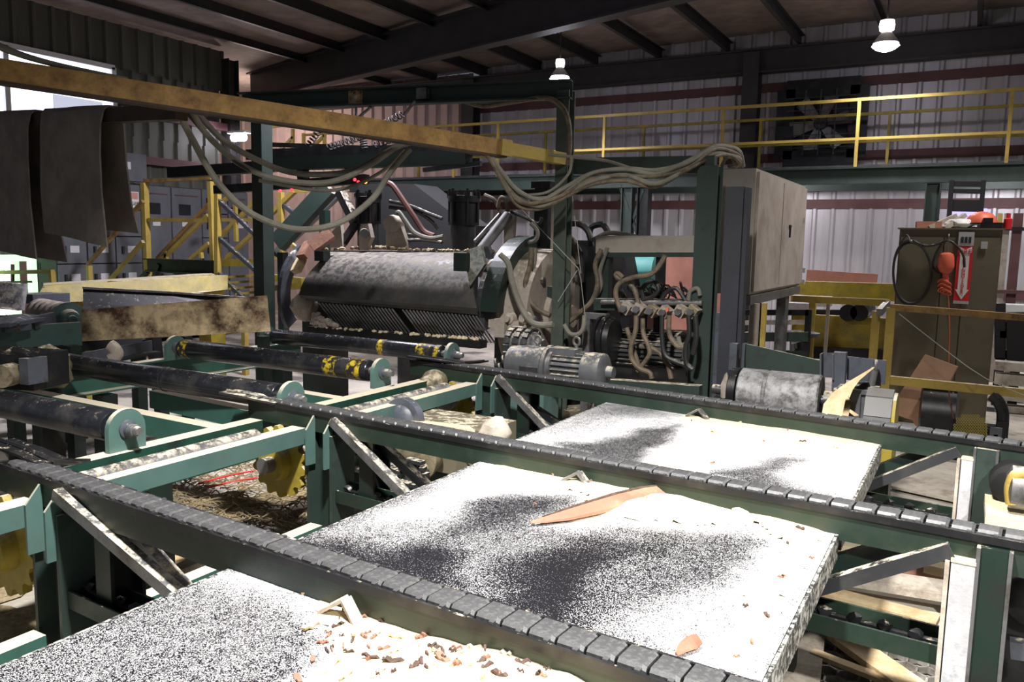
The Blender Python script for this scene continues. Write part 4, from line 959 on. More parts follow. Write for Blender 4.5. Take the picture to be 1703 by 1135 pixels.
# ================================================================= DRUM HEAD MACHINE behind the rollers
def P(px, py, y): return pY(px, py, y)
R0 = root('debarker_head', 'big oily drum head with a curtain of steel fingers, centre of the photo', 'machine', (-4.9, 6.5, 0))
def hoodpts(dx=0):
    L = [P(548, 419, 6.55), P(536, 430, 6.25), P(508, 462, 6.05), P(497, 491, 6.0)]
    R = [P(776, 420, 6.55), P(781, 436, 6.25), P(786, 478, 6.05), P(793, 513, 6.0)]
    return L, R
L, R = hoodpts()
mb = MB(); n = 14
def cat(P4, t):
    k = min(int(t * 3), 2); u = t * 3 - k
    p0, p1, p2, p3 = P4[max(k - 1, 0)], P4[k], P4[k + 1], P4[min(k + 2, 3)]
    return .5 * ((2 * p1) + (p2 - p0) * u + (2 * p0 - 5 * p1 + 4 * p2 - p3) * u * u + (3 * p1 - p0 - 3 * p2 + p3) * u ** 3)
rows = []
for i in range(n + 1):
    a, b = cat(L, i / n), cat(R, i / n); rows.append([a + (b - a) * k / 10 for k in range(11)])
inn = [[p + V((0, .03, -.03)) for p in r] for r in rows]
va = [[mb.bm.verts.new(p) for p in r] for r in rows]; vb = [[mb.bm.verts.new(p) for p in r] for r in inn]
for i in range(n):
    for k in range(10):
        mb.bm.faces.new([va[i][k], va[i + 1][k], va[i + 1][k + 1], va[i][k + 1]]); mb.bm.faces.new([vb[i][k], vb[i][k + 1], vb[i + 1][k + 1], vb[i + 1][k]])
    for k in (0, 10): mb.bm.faces.new([va[i][k], vb[i][k], vb[i + 1][k], va[i + 1][k]])
for k in range(10):
    for i in (0, n): mb.bm.faces.new([va[i][k], va[i][k + 1], vb[i][k + 1], vb[i][k]])
HOOD = part('hood', mb, 'hood', R0, 'curved hood dusted with sawdust along the top')
mb = MB(); mb.plate([P(505, 491, 6.02), P(793, 514, 6.02), P(795, 524, 6.05), P(510, 500, 6.05)], (0, .03, 0)); part('lip', mb, 'black', HOOD)
mb = MB(); mb.box(P(536, 426, 6.2), (.12, .1, .1)); part('corner_block', mb, 'green_dark', HOOD)
mb = MB(); mb.box(P(768, 436, 6.05), (.11, .1, .16)); part('corner_block', mb, 'green_dark', HOOD)
# top deck with loose bark
mb = MB(); a, b = P(540, 417, 6.6), P(800, 419, 6.6)
mb.plate([a, b, b + V((0, 1.1, 0)), a + V((0, 1.1, 0))], (0, 0, -.06)); part('top_deck', mb, 'hood', R0)
rnd = random.Random(5)
mb = MB()
for k in range(70):
    t = rnd.random(); p = a + (b - a) * t + V((0, rnd.uniform(.0, .25), .01 + .03 * math.exp(-((t - .3) / .2) ** 2))); mb.rock(p, (rnd.uniform(.02, .09), .04, rnd.uniform(.02, .05)), k, rnd.uniform(0, 3), 1)
o = part('bark_litter', mb, 'straw', R0); o['kind'] = 'stuff'
# finger curtain
fingers = []
proto = None
for k in range(46):
    t = (k + .5) / 46
    if .475 < t < .515: continue
    top = P(527 + 268 * t, 503 + 23 * t, 6.06); lean = .1
    bot = top + V((.085 + .03 * rnd.random(), .16, -.25))
    if proto is None or k % 8 == 0:
        mb = MB(); mb.bar(top, bot, .009, .014, up=V((0, 1, 0))); proto = part('finger', mb, 'steel', R0); p0 = top
    else: copy_part(proto, R0, top - p0)
mb = MB(); mb.plate([P(520, 500, 6.4), P(795, 515, 6.4), P(800, 560, 6.4), P(525, 545, 6.4)], (0, .05, 0)); part('back_plate', mb, 'blackmat', R0)
mb = MB(); mb.bar(P(518, 548, 6.15), P(804, 573, 6.15), .12, .07); part('bottom_beam', mb, 'black', R0)
mb = MB()
for k in range(60):
    t = rnd.random(); p = P(522 + 276 * t, 543 + 22 * t, 6.12); mb.rock(p + V((0, rnd.uniform(-.03, .05), .0)), (.05, .03, .02 + .02 * rnd.random()), k, rnd.random() * 3, 1)
o = part('sawdust_litter', mb, 'sawdust', R0); o['kind'] = 'stuff'
mb = MB()
for k in range(60):
    u = rnd.random(); mb.rock(P(519 + 40 * u, 542 - (26 - 26 * u) * rnd.random(), 6.08), (.09, .05, .05), k, rnd.random() * 3, 1)
o = part('wood_pulp_heap', mb, 'beige', R0); o['kind'] = 'stuff'
mb = MB(); mb.rock(P(506, 510, 6.15), (.26, .26, .32), 2, 0, 2); part('bearing_boss', mb, 'beige', R0)
mb = MB()
# left end ring plate, partly orange wear bars
c = V((P(497, 490, 6.3).x - .06, 6.65, 1.3))
def sector(c, r0, r1, a0, a1, th, n=16):
    mb = MB(); I, O = [], []
    for i in range(n + 1):
        a = math.radians(a0 + (a1 - a0) * i / n); d = V((0, -math.cos(a), math.sin(a))); I.append(c + d * r0); O.append(c + d * r1)
    for i in range(n): mb.hull([I[i], O[i], O[i] + V((th, 0, 0)), I[i] + V((th, 0, 0))], [I[i + 1], O[i + 1], O[i + 1] + V((th, 0, 0)), I[i + 1] + V((th, 0, 0))])
    bmesh.ops.remove_doubles(mb.bm, verts=mb.bm.verts, dist=1e-4)
    return mb
part('left_end_ring', sector(c, .46, .6, -35, 60, .05), 'bluegrey', R0)
for a, b, w in (((492, 452), (504, 425), .1), ((502, 428), (516, 404), .12), ((518, 412), (552, 388), .13)):
    mb = MB(); mb.bar(P(*a, 6.2), P(*b, 6.35), w, .07, up=V((0, 1, 0))); part('wear_bar', mb, 'woodred' if w > .11 else 'rustplate', R0, 'rust-orange worn arm at the left end')
cx = P(793, 500, 6.15).x
c = V((cx, 6.78, 1.22))
part('inner_ring', sector(c, .4, .66, -10, 95, .1), 'darksteel', R0)
part('outer_ring', sector(c + V((.1, 0, 0)), .45, .74, 5, 92, .17), 'green_dark', R0)
mb = MB(); mb.cyl(c + V((.2, 0, 0)), c + V((.5, 0, 0)), .62, 36); mb2 = mb; part('end_casting', mb, 'beige', R0, 'dust-caked pale end casting')
mb = MB(); e = c + V((.5, 0, 0)); mb.lathe(e, e + V((1, 0, 0)), [(0, .3), (.05, .29), (.06, .2), (.1, .19), (.11, .12), (.16, .1)], 24); part('bearing_housing', mb, 'beige', R0)
for k in range(8):
    a = k * PI / 4; q = e + V((0, math.cos(a) * .48, math.sin(a) * .48)); mb = MB(); mb.lathe(q, q + V((1, 0, 0)), [(0, .035), (.025, .035), (.03, .02)], 6); part('bolt', mb, 'steel', R0)
mb = MB(); mb.box(P(848, 540, 6.1), (.38, .1, .07)); mb.box(P(836, 545, 6.05), (.1, .12, .16)); mb.box(P(862, 548, 6.0), (.1, .08, .05)); part('mount_arm', mb, 'beige', R0)
for px in (846, 872):
    mb = MB(); q = P(px, 530, 6.05); mb.lathe(q + V((0, .05, 0)), q - V((0, 1, 0)), [(0, .055), (.06, .05), (.07, .03), (.1, .03)], 14); part('boss', mb, 'beige', R0)
mb = MB(); mb.plate([P(780, 415, 6.2), P(800, 408, 6.2), P(806, 440, 6.1), P(782, 476, 6.0), P(776, 450, 6.1)], (0, .04, 0)); part('side_cheek', mb, 'green', R0)
# pedestal under the head
for x in (P(520, 560, 6.5).x, P(800, 560, 6.5).x + .3):
    mb = MB(); mb.bar((x, 6.7, 0), (x, 6.7, 1.0), .3, .4); part('pedestal', mb, 'green_dark', R0)
# vertical hydraulic cylinders on top
def vcyl(px, py_top, py_bot, y, r, label, base_bot):
    top, bot = P(px, py_top, y), P(px, py_bot, y); top.x = bot.x = (top.x + bot.x) / 2
    zb = P(px, base_bot, y).z
    R1 = root('hydraulic_cylinder', label, 'cylinder', V((bot.x, y, zb)), None)
    H = top.z - bot.z
    mb = MB(); mb.lathe(bot, bot + UP, [(0, r), (H - .1, r)], 24); part('barrel', mb, 'black', R1)
    mb = MB(); t = bot + UP * (H - .1); mb.lathe(t, t + UP, [(0, r * 1.18), (.06, r * 1.18), (.065, r * .9), (.1, r * .85)], 24); part('head_flange', mb, 'black', R1)
    mb = MB(); mb.lathe(bot - UP * .03, bot + UP, [(0, r * 1.15), (.03, r * 1.15)], 24); part('foot_flange', mb, 'black', R1)
    for k in range(6):
        a = k * PI / 3 + .3; q = V((bot.x + math.cos(a) * r * 1.08, y + math.sin(a) * r * 1.08, bot.z - .03)); mb = MB(); mb.cyl(q, q + UP * (H + .06), .016, 8); mb.cyl(q + UP * (H - .03), q + UP * (H + .03), .028, 6); part('tie_rod', mb, 'black', R1)
    mb = MB(); mb.lathe(V((bot.x, y, zb)), V((bot.x, y, zb)) + UP, [(0, r * .95), (bot.z - .03 - zb, r * .95)], 16); part('lower_body', mb, 'darksteel', R1)
    return R1
vcyl(771, 320, 370, 6.9, .135, 'black hydraulic cylinder with tie rods, the right one above the drum hood', 415)
vcyl(612, 322, 368, 6.9, .12, 'black hydraulic cylinder with a yellowish barrel, the left one above the drum hood', 412)
R1 = root('bracket_arm', 'pale dusty bracket lug between the two hydraulic cylinders', 'bracket', P(655, 415, 6.8))
mb = MB(); mb.lathe(P(655, 372, 6.8) + V((0, -.08, 0)), P(655, 372, 6.8) + V((0, 1, 0)), [(0, .08), (.06, .09), (.16, .08)], 18); mb.plate([P(642, 375, 6.8), P(664, 370, 6.8), P(676, 404, 6.8), P(678, 416, 6.8), P(642, 416, 6.8)], (0, .06, 0)); part('lug', mb, 'beige', R1)
R1 = root('bracket_arm', 'pale dusty upright lug in front of the left hydraulic cylinder', 'bracket', P(607, 415, 6.6))
mb = MB(); mb.plate([P(596, 395, 6.6), P(600, 373, 6.6), P(612, 372, 6.6), P(617, 395, 6.6), P(608, 416, 6.6), P(598, 416, 6.6)], (0, .06, 0)); part('lug', mb, 'beige', R1); mb = MB(); mb.lathe(P(606, 388, 6.58), P(606, 388, 5.6), [(0, .05), (.05, .045)], 14); part('pin', mb, 'steel', R1)
R1 = root('bracket_arm', 'dusty steel arm leaning left of the left hydraulic cylinder', 'bracket', P(570, 415, 6.7))
mb = MB(); mb.bar(P(566, 320, 6.9), P(592, 372, 6.8), .08, .1, up=V((0, 1, 0))); part('arm', mb, 'darksteel', R1); mb = MB(); mb.plate([P(552, 385, 6.7), P(566, 372, 6.7), P(570, 412, 6.7), P(548, 412, 6.7)], (0, .05, 0)); part('foot', mb, 'beige', R1); mb = MB(); mb.bar(P(592, 372, 6.8), P(570, 405, 6.75), .07, .07, up=V((0, 1, 0))); part('link', mb, 'darksteel', R1)
def hoses(name, label, items, loc=None):
    R1 = root(name, label, 'hoses', loc or P(items[0][0][0][0], items[0][0][0][1] + 10, items[0][1]))
    for it in items:
        pts, y, r, m = it; mb = MB(); mb.tube([P(p[0], p[1], y + (p[2] if len(p) > 2 else 0)) for p in pts], r, 8, 5); part('hose', mb, m, R1)
    return R1
hoses('hydraulic_hoses', 'red-brown and tan hoses looping between the two cylinders', [
    ([(640, 305), (652, 308), (668, 330), (688, 360), (705, 385), (722, 393)], 6.75, .03, 'hosered'),
    ([(660, 356), (664, 354), (674, 368), (690, 388), (715, 397), (738, 394)], 6.6, .026, 'cable'),
    ([(648, 335), (680, 342), (712, 355), (735, 364)], 7.0, .02, 'hoseblk'), ([(648, 345), (690, 352), (715, 366), (728, 380)], 7.0, .02, 'hoseblk'),
    ([(650, 390), (690, 392), (725, 400)], 6.9, .02, 'hoseblk'), ([(655, 402), (700, 400), (735, 404)], 6.85, .02, 'darksteel')])
hoses('hydraulic_hoses', 'hoses looping over the right end of the drum head', [
    ([(806, 325), (822, 333), (832, 350)], 6.8, .022, 'hosebrown'), ([(828, 345), (832, 330), (840, 332), (845, 352)], 6.7, .02, 'hosebrown'),
    ([(850, 352), (875, 363), (895, 372), (901, 362)], 6.7, .016, 'hoseblk'),
    ([(883, 372), (894, 385), (890, 400), (872, 404), (858, 398)], 6.6, .02, 'cable'),
    ([(832, 424), (845, 438), (852, 470), (864, 505), (882, 534), (900, 541), (920, 540)], 6.0, .026, 'cable'),
    ([(884, 412), (882, 440), (874, 470), (878, 495), (895, 515), (915, 525)], 6.25, .024, 'hosebrown'),
    ([(890, 412), (888, 440), (876, 475), (880, 500), (900, 520)], 6.35, .02, 'cable')])
R1 = root('slanted_ram', 'dusty grey slanted hydraulic ram at the right end of the hood', 'cylinder', P(815, 430, 6.5))
mb = MB(); mb.cyl(P(800, 416, 6.4), P(845, 358, 6.7), .05, 16); part('barrel', mb, 'scrap', R1)
mb = MB(); mb.cyl(P(790, 402, 6.45), P(832, 356, 6.7), .02, 10); part('rod', mb, 'steel', R1)
mb = MB(); mb.plate([P(780, 412, 6.3), P(812, 410, 6.3), P(818, 430, 6.3), P(812, 432, 6.3), P(800, 418, 6.3)], (0, .05, 0)); part('clevis', mb, 'bluegrey', R1)
mb = MB(); mb.plate([P(838, 352, 6.75), P(856, 356, 6.75), P(852, 420, 6.75), P(838, 420, 6.75)], (0, .05, 0)); part('stand_plate', mb, 'beige', R1)
# chain drive right of the head
R1 = root('drive_chain', 'oily drive chain wrapped on a sprocket left of the gear motor', 'chain drive', P(865, 590, 5.9))
c0 = P(866, 576, 5.95)
mb = MB(); mb.lathe(c0 - V((.1, 0, 0)), c0 + V((1, 0, 0)), [(0, .1), (.02, .13), (.24, .13), (.26, .1), (.32, .07)], 20); part('sprocket_hub', mb, 'steel', R1)
for j in range(3):
    mb = MB()
    for k in range(16):
        a = 2 * PI * k / 16; q = c0 + V((-.06 + .08 * j, math.cos(a) * .15, math.sin(a) * .15)); mb.box(q, (.05, .045, .02), 0, (a + PI / 2, 'X'))
    part('chain_strand', mb, 'darksteel', R1)
for px, py in ((826, 605), (838, 600), (846, 610), (850, 596), (832, 612)):
    mb = MB(); mb.ring(P(px, py, 5.75), (1, .3, .4), .035, .012, 10, 6); part('loose_link', mb, 'darksteel', R1)
# ================================================================= GEAR MOTOR
GYm = 5.62
a, b = P(848, 606, GYm), P(1008, 616, GYm); b.z = a.z = (a.z + b.z) / 2; d = (b - a).normalized(); Lg = (b - a).length
R1 = root('gear_motor', 'dusty grey gear motor with cooling fins behind the farthest rail', 'motor', V(((a.x + b.x) / 2, GYm, a.z - .16)))
s = Lg / 1.0
mb = MB(); mb.lathe(a, a + d, [(0, .1), (.02, .135), (.16, .152), (.4 * s, .152), (.42 * s, .12)], 28); part('gearbox', mb, 'motor', R1)
mb = MB(); mb.lathe(a + d * .42 * s, b, [(0, .168), (.03, .168), (.032, .14), (.05, .14), (.052, .16), (.075, .16)], 28); part('flange', mb, 'steel', R1)
mb = MB(); mb.lathe(a + d * .49 * s, b, [(0, .115), (.34 * s, .115)], 24); mt = part('motor_body', mb, 'motor', R1)
for k in range(22):
    an = k * 2 * PI / 22; u = V((0, math.cos(an), math.sin(an)))
    mb = MB(); mb.bar(a + d * .5 * s + u * .125, a + d * .8 * s + u * .125, .006, .03, up=u); part('fin', mb, 'motor', mt)
mb = MB(); mb.lathe(a + d * .8 * s, b, [(0, .135), (.06, .142), (.15, .14), (.17, .11), (.18, .05), (.23, .045)], 24); part('fan_cowl', mb, 'motor', R1)
mb = MB(); mb.box(a + d * .6 * s + V((0, -.02, .135)), (.22, .14, .05)); part('terminal_box', mb, 'motor', R1)
for t in (.3, .7):
    q = a + d * t * s + UP * (.165 if t < .5 else .18); mb = MB(); mb.ring(q + UP * .035, (.3, 1, 0), .032, .01, 16, 8); mb.cyl(q - UP * .03, q + UP * .01, .016, 8); part('lifting_eye', mb, 'steel', R1)
mb = MB(); q = a + d * .3 * s; mb.box((q.x, q.y - .153, q.z - .03), (.16, .006, .07)); part('rating_plate', mb, 'darksteel', R1)
mb = MB(); q = a + d * .35; mb.bar((q.x - .12, q.y, 0), (q.x - .12, q.y, q.z - .14), .3, .26); part('mount', mb, 'teal', R1, 'teal motor mount below the rail')
# ================================================================= GREEN PORTAL FRAME around the machine
PY = 6.45
R1 = root('portal_frame', 'green steel portal with overhead beam around the drum machine', 'frame', P(680, 560, PY) * 1)
R1.location.z = 0; ORG[R1.name] = V(R1.location)
ztop = P(936, 152, PY).z
PYL = 5.78
xa, xb = P(437, 330, PYL).x, P(936, 380, PY).x
mb = MB(); mb.bar((xa, PYL, 0), (xa, PYL, ztop), .14, .14, up=V((0, 1, 0))); part('post', mb, 'green', R1, 'left green post')
mb = MB(); mb.ibeam((xb, PY, 0), (xb, PY, ztop), .115, .13, .015, up=V((0, 1, 0))); part('post', mb, 'postdust', R1, 'middle green post with pale dust')
mb = MB(); mb.chan((xa - .2, PYL - .04, ztop), (xb + .06, PY, ztop), .1, .16, .014); part('overhead_beam', mb, 'green', R1)
for px in (592, 703):
    mb = MB(); mb.box(P(px, 160 if px < 600 else 156, 6.0 if px < 600 else 6.1), (.15 if px < 600 else .11, .05, .15 if px < 600 else .1)); part('trolley_plate', mb, 'rustplate' if px < 600 else 'steel', R1)
for aa, bb_ in (((617, 178), (587, 203)), ((690, 168), (672, 192)), ((592, 170), (592, 205))):
    mb = MB(); mb.cyl(P(*aa, 6.0), P(*bb_, 6.0), .014, 8); part('hanger', mb, 'steel', R1)
hoses('overhead_hose', 'dark hose sagging along the overhead beam and down the middle post', [([(712, 150), (750, 160), (800, 176), (850, 170), (905, 163), (932, 175), (945, 200), (948, 240), (944, 275)], PY - .14, .022, 'hosebrown')])
# dark carriage of horizontal beams hanging left of the middle post
R2 = root('lift_carriage', 'dark carriage of stacked horizontal beams above the drum hood', 'carriage', P(560, 300, 7.1))
for aa, bb_, t, m in (((285, 288), (520, 272), .13, 'black'), ((360, 316), (610, 298), .1, 'black'), ((415, 258), (835, 247), .12, 'black'), ((440, 275), (780, 262), .14, 'green_dark'), ((500, 248), (505, 300), .1, 'black'), ((580, 246), (585, 300), .1, 'black'), ((430, 240), (650, 248), .05, 'black'), ((705, 283), (800, 272), .045, 'bluegrey')):
    mb = MB(); mb.bar(P(*aa, 7.1), P(*bb_, 7.1), t, t, up=UP if abs(aa[0] - bb_[0]) > 20 else V((0, 1, 0))); part('beam', mb, m, R2)
for aa, r in (((466, 318), 'led_red'), ((485, 316), 'led_red'), ((590, 299), 'led_red'), ((596, 303), 'led_red'), ((608, 303), 'led_amber')):
    mb = MB(); mb.lathe(P(*aa, 6.98), P(aa[0], aa[1], 6.5), [(0, .018), (.015, .018), (.02, .008)], 10); part('indicator_light', mb, r, R2)
def coil(a, b, label, turns=9, r=.035):
    a, b = P(*a, 6.95), P(*b, 6.95); d = (b - a); u = d.orthogonal().normalized(); v = d.normalized().cross(u)
    pts = [a + d * t / (turns * 8) + (u * math.cos(t * PI / 4) + v * math.sin(t * PI / 4)) * r for t in range(turns * 8 + 1)]
    mb = MB(); mb.tube(pts, .008, 5, 0); single('coiled_cord', mb, 'blackmat', label, 'cord', 'coiled cords by the boom')
coil((630, 212), (672, 188), 'coiled black cord above the boom near the trolley plate', 7)
coil((545, 245), (600, 228), 'coiled black cord below the boom, the longest of three', 9)
coil((512, 243), (532, 215), 'coiled black cord left of the others below the boom', 6)
coil((603, 225), (606, 248), 'short vertical coiled black cord below the boom', 6)
coil((622, 242), (655, 230), 'coiled black cord right of the vertical one below the boom', 5)
# inclined chutes behind the head
mb = MB(); mb.hull([P(596, 306, 8.2), P(688, 306, 8.2), P(778, 375, 8.2), P(778, 415, 8.2), P(596, 415, 8.2)], [P(596, 306, 8.2) + V((0, .5, 0)), P(688, 306, 8.2) + V((0, .5, 0)), P(778, 375, 8.2) + V((0, .5, 0)), P(778, 415, 8.2) + V((0, .5, 0)), P(596, 415, 8.2) + V((0, .5, 0))])
R2 = single('dark_chute', mb, 'blackmat', 'dark slanted chute behind the two hydraulic cylinders', 'chute')
mb = MB(); p = P(700, 400, 8.4); mb.bar((p.x, p.y, 0), p, .5, .3); part('leg', mb, 'black', R2)
R2 = root('inclined_conveyor', 'green inclined conveyor rising behind the left end of the hood', 'conveyor', P(510, 420, 7.8))
mb = MB(); mb.bar(P(462, 405, 7.8), P(548, 312, 8.0), .12, .24, up=V((0, 1, 0)).cross(V((1, 0, .9)))); part('side_beam', mb, 'green', R2)
mb = MB(); mb.bar(P(462, 420, 8.3), P(560, 325, 8.5), .1, .1); part('far_beam', mb, 'steel', R2)
for px, py in ((470, 420), (540, 350)):
    p = P(px, py, 7.95); mb = MB(); mb.bar((p.x, p.y, 0), p, .1, .1); part('leg', mb, 'green_dark', R2)
# ================================================================= HYDRAULIC POWER UNIT right of the middle post
R1 = root('hydraulic_unit', 'hydraulic power unit with a row of six valves and tangled hoses', 'hydraulic unit', (P(1085, 600, 6.6).x, 6.6, 0))
mb = MB(); a, b = P(1010, 640, 6.2), P(1166, 652, 6.2); mb.bar(a + V((0, .0, -.06)), b + V((0, 0, -.06)), .1, .22); part('base_beam', mb, 'green', R1)
mb = MB(); mb.bar(P(1000, 407, 6.9), P(1166, 408, 6.9), .25, .16); part('top_tray', mb, 'box', R1)
mb = MB(); mb.bar(P(1002, 424, 6.75), P(1166, 424, 6.75), .05, .04); part('tray_rail', mb, 'green', R1)
for px, t in ((1008, .1), (1100, .07)):
    p = P(px, 420, 6.8); mb = MB(); mb.bar((p.x, p.y, 0), p, t, t, up=V((0, 1, 0))); part('upright', mb, 'green' if px < 1050 else 'black', R1)
p0_ = P(978, 525, 6.55); mb = MB(); mb.bar((p0_.x, p0_.y, 0), p0_, .07, .07, up=V((0, 1, 0))); mb.box(p0_ + V((.08, 0, 0)), (.22, .08, .05)); part('stub_post', mb, 'steel', R1)
mb = MB(); mb.bar(P(992, 506, 6.6), P(1168, 508, 6.6), .12, .1); part('manifold', mb, 'green', R1)
mb = MB(); mb.cyl(P(1000, 503, 6.5), P(1168, 505, 6.5), .022, 10); part('pressure_pipe', mb, 'steel', R1)
for k, (px, py) in enumerate(((1043, 513), (1064, 514), (1086, 517), (1107, 519), (1133, 518), (1153, 518))):
    mb = MB(); c = P(px, py, 6.42); mb.box(c, (.085, .13, .085), 0, (.5 + .1 * (k % 2), 'Y')); v = part('valve', mb, 'valve' if k in (2, 5) else 'beige', R1)
    mb = MB(); mb.cyl(c + V((0, -.06, 0)), c + V((0, -.1, 0)), .03, 6); part('fitting', mb, 'steel', v)
mb = MB(); mb.lathe(P(1028, 590, 6.85), P(1165, 596, 6.85), [(0, .2), (.03, .24), (.7, .24), (.74, .2)], 28); mt = part('motor', mb, 'darksteel', R1)
for k in range(12):
    an = PI * .55 + k * .14; u = V((0, math.cos(an), math.sin(an))); mb = MB(); q = P(1040, 592, 6.85); mb.bar(q + u * .25, q + u * .25 + V((.6, 0, 0)), .01, .04, up=u); part('fin', mb, 'darksteel', mt)
c = P(1010, 565, 6.5); mb = MB(); mb.lathe(c - V((.08, 0, 0)), c + V((1, 0, 0)), [(0, .15), (.01, .2), (.04, .21), (.045, .185), (.06, .185), (.065, .21), (.1, .21), (.105, .19), (.15, .18)], 30); part('pulley', mb, 'black', R1)
HL = [
 ([(1033, 518), (1024, 490), (1030, 472), (1052, 462), (1082, 456), (1098, 440), (1106, 425)], 6.35, .022, 'hosebrown'),
 ([(1062, 505), (1056, 484), (1044, 470), (1030, 465), (1024, 458), (1028, 455), (1036, 462)], 6.4, .02, 'hosebrown'),
 ([(1068, 500), (1085, 494), (1095, 482), (1090, 470), (1078, 470), (1068, 482), (1070, 498)], 6.5, .02, 'hoseblk'),
 ([(1058, 525), (1057, 550), (1050, 575), (1050, 595), (1062, 612), (1080, 620), (1084, 630)], 6.3, .021, 'hosebrown'),
 ([(1069, 530), (1070, 555), (1078, 575), (1080, 590), (1068, 608), (1060, 618)], 6.32, .02, 'hosebrown'),
 ([(1042, 545), (1050, 570), (1058, 595), (1064, 615)], 6.4, .02, 'hosebrown'),
 ([(1064, 576), (1080, 578), (1098, 588), (1110, 605), (1116, 630)], 6.4, .021, 'hosebrown'),
 ([(1101, 525), (1101, 560), (1106, 590), (1125, 602), (1150, 610)], 6.3, .02, 'hoseblk'),
 ([(1113, 525), (1113, 555), (1125, 575), (1138, 580), (1140, 600)], 6.28, .021, 'hosebrown'),
 ([(1145, 525), (1146, 555), (1140, 580), (1142, 605), (1152, 615)], 6.25, .02, 'hoseblk'),
 ([(1156, 525), (1158, 560), (1152, 590)], 6.25, .022, 'hoseblk'),
 ([(1128, 560), (1132, 575), (1142, 582)], 6.3, .018, 'cable'),
 ([(1100, 498), (1110, 485), (1125, 480), (1140, 500)], 6.5, .018, 'hoseblk'), ([(1145, 500), (1148, 485), (1160, 480), (1164, 492)], 6.5, .018, 'cable'),
 ([(1000, 415), (990, 440), (994, 470), (985, 500), (965, 520), (940, 540), (920, 548)], 6.6, .022, 'hosebrown'),
 ([(1010, 412), (998, 450), (998, 480), (975, 515), (958, 530)], 6.7, .02, 'cable'),
 ([(938, 540), (948, 555), (962, 556), (970, 545), (972, 525)], 6.3, .02, 'cable')]
for pts, y, r, m in HL:
    mb = MB(); mb.tube([P(*p, y) for p in pts], r, 8, 5); part('hose', mb, m, R1)
mb = MB(); rnd2 = random.Random(3)
for k in range(26):
    p = P(rnd2.uniform(1030, 1165), rnd2.uniform(480, 502), rnd2.uniform(6.6, 6.9)); mb.ring(p, (rnd2.random(), rnd2.random(), rnd2.random()), rnd2.uniform(.03, .07), .008, 12, 5)
o = part('wire_tangle', mb, 'hoseblk', R1); o['kind'] = 'stuff'
mb = MB(); mb.box(P(1110, 515, 6.3), (.02, .02, .03)); part('orange_cap', mb, 'orange', R1)
# black column and things behind the middle post
R2 = root('lift_column', 'black lift column just left of the middle green post', 'column', (P(908, 450, 6.9).x, 6.9, 0))
p = P(906, 312, 6.9); mb = MB(); mb.bar((p.x, p.y, 0), p, .14, .14, up=V((0, 1, 0))); part('column', mb, 'black', R2)
mb = MB(); q = P(921, 330, 6.85); mb.bar((q.x, q.y, .4), q, .03, .03); part('guide_rod', mb, 'beige', R2)
mb = MB(); mb.box(P(900, 487, 6.6), (.28, .1, .12)); part('crosspiece', mb, 'green', R2)
mb = MB(); mb.box(p + V((0, 0, .02)), (.2, .18, .06)); part('cap', mb, 'black', R2)
c = P(962, 470, 7.3); R2 = root('dark_machine', 'dark machine body behind the middle green post', 'machine', V((c.x, 7.4, 0)))
mb = MB(); z1 = P(962, 400, 7.3).z; mb.box((c.x + .0, 7.5, z1 / 2), (.55, .5, z1)); part('body', mb, 'blackmat', R2)
hoses('hydraulic_hoses', 'black hoses arching over the dark machine behind the middle post', [
  ([(930, 375), (960, 372), (978, 385), (984, 410)], 7.0, .03, 'hoseblk'), ([(940, 390), (956, 405), (962, 440)], 6.9, .025, 'hosebrown'), ([(944, 392), (966, 420), (968, 470)], 6.9, .02, 'hoseblk'), ([(980, 395), (984, 378), (1002, 374), (1012, 388)], 7.2, .03, 'black'), ([(985, 400), (1010, 388), (1040, 390), (1065, 396)], 6.9, .02, 'cable')])
R2 = root('turquoise_tank', 'turquoise tank glimpsed behind the hydraulic hoses', 'tank', P(1065, 470, 8.6))
mb = MB(); c = P(1066, 452, 8.6); mb.cyl(c - V((.25, 0, 0)), c + V((.2, 0, 0)), .22, 20); part('shell', mb, 'teal_tank', R2); mb = MB(); mb.bar((c.x, c.y, 0), c - UP * .2, .3, .3); part('stand', mb, 'black', R2)
mb = MB(); c = P(1110, 452, 9.6); mb.box((c.x, c.y, c.z / 2 + .16), (1.9, .15, c.z + .32)); single('red_brown_panel', mb, 'pinkwood', 'red-brown panel standing behind the hydraulic unit', 'panel')
mb = MB(); c = P(1032, 450, 8.0); mb.plate([P(1012, 425, 8.0), P(1038, 425, 8.0), P(1052, 500, 8.0), P(1012, 500, 8.0)], (0, .3, 0)); R2 = single('dark_hopper', mb, 'blackmat', 'dark hopper left of the turquoise tank', 'hopper'); mb = MB(); mb.bar((c.x, c.y + .15, 0), (c.x, c.y + .15, P(1030, 499, 8.0).z), .2, .2); part('leg', mb, 'blackmat', R2)
for aa, bb_ in (((820, 370), (958, 470)), ((958, 470), (963, 520)), ((950, 300), (962, 520)), ((965, 470), (928, 500)), ((962, 282), (940, 395))):
    pass
R2 = root('pale_string', 'pale string tied across the middle green post', 'string', P(890, 420, 6.3))
for aa, bb_ in (((850, 330), (962, 447)), ((962, 447), (966, 465)), ((950, 310), (966, 455)), ((960, 450), (928, 502)), ((966, 465), (973, 525))):
    mb = MB(); mb.cyl(P(*aa, 6.3), P(*bb_, 6.3), .0035, 6); part('strand', mb, 'strg', R2)
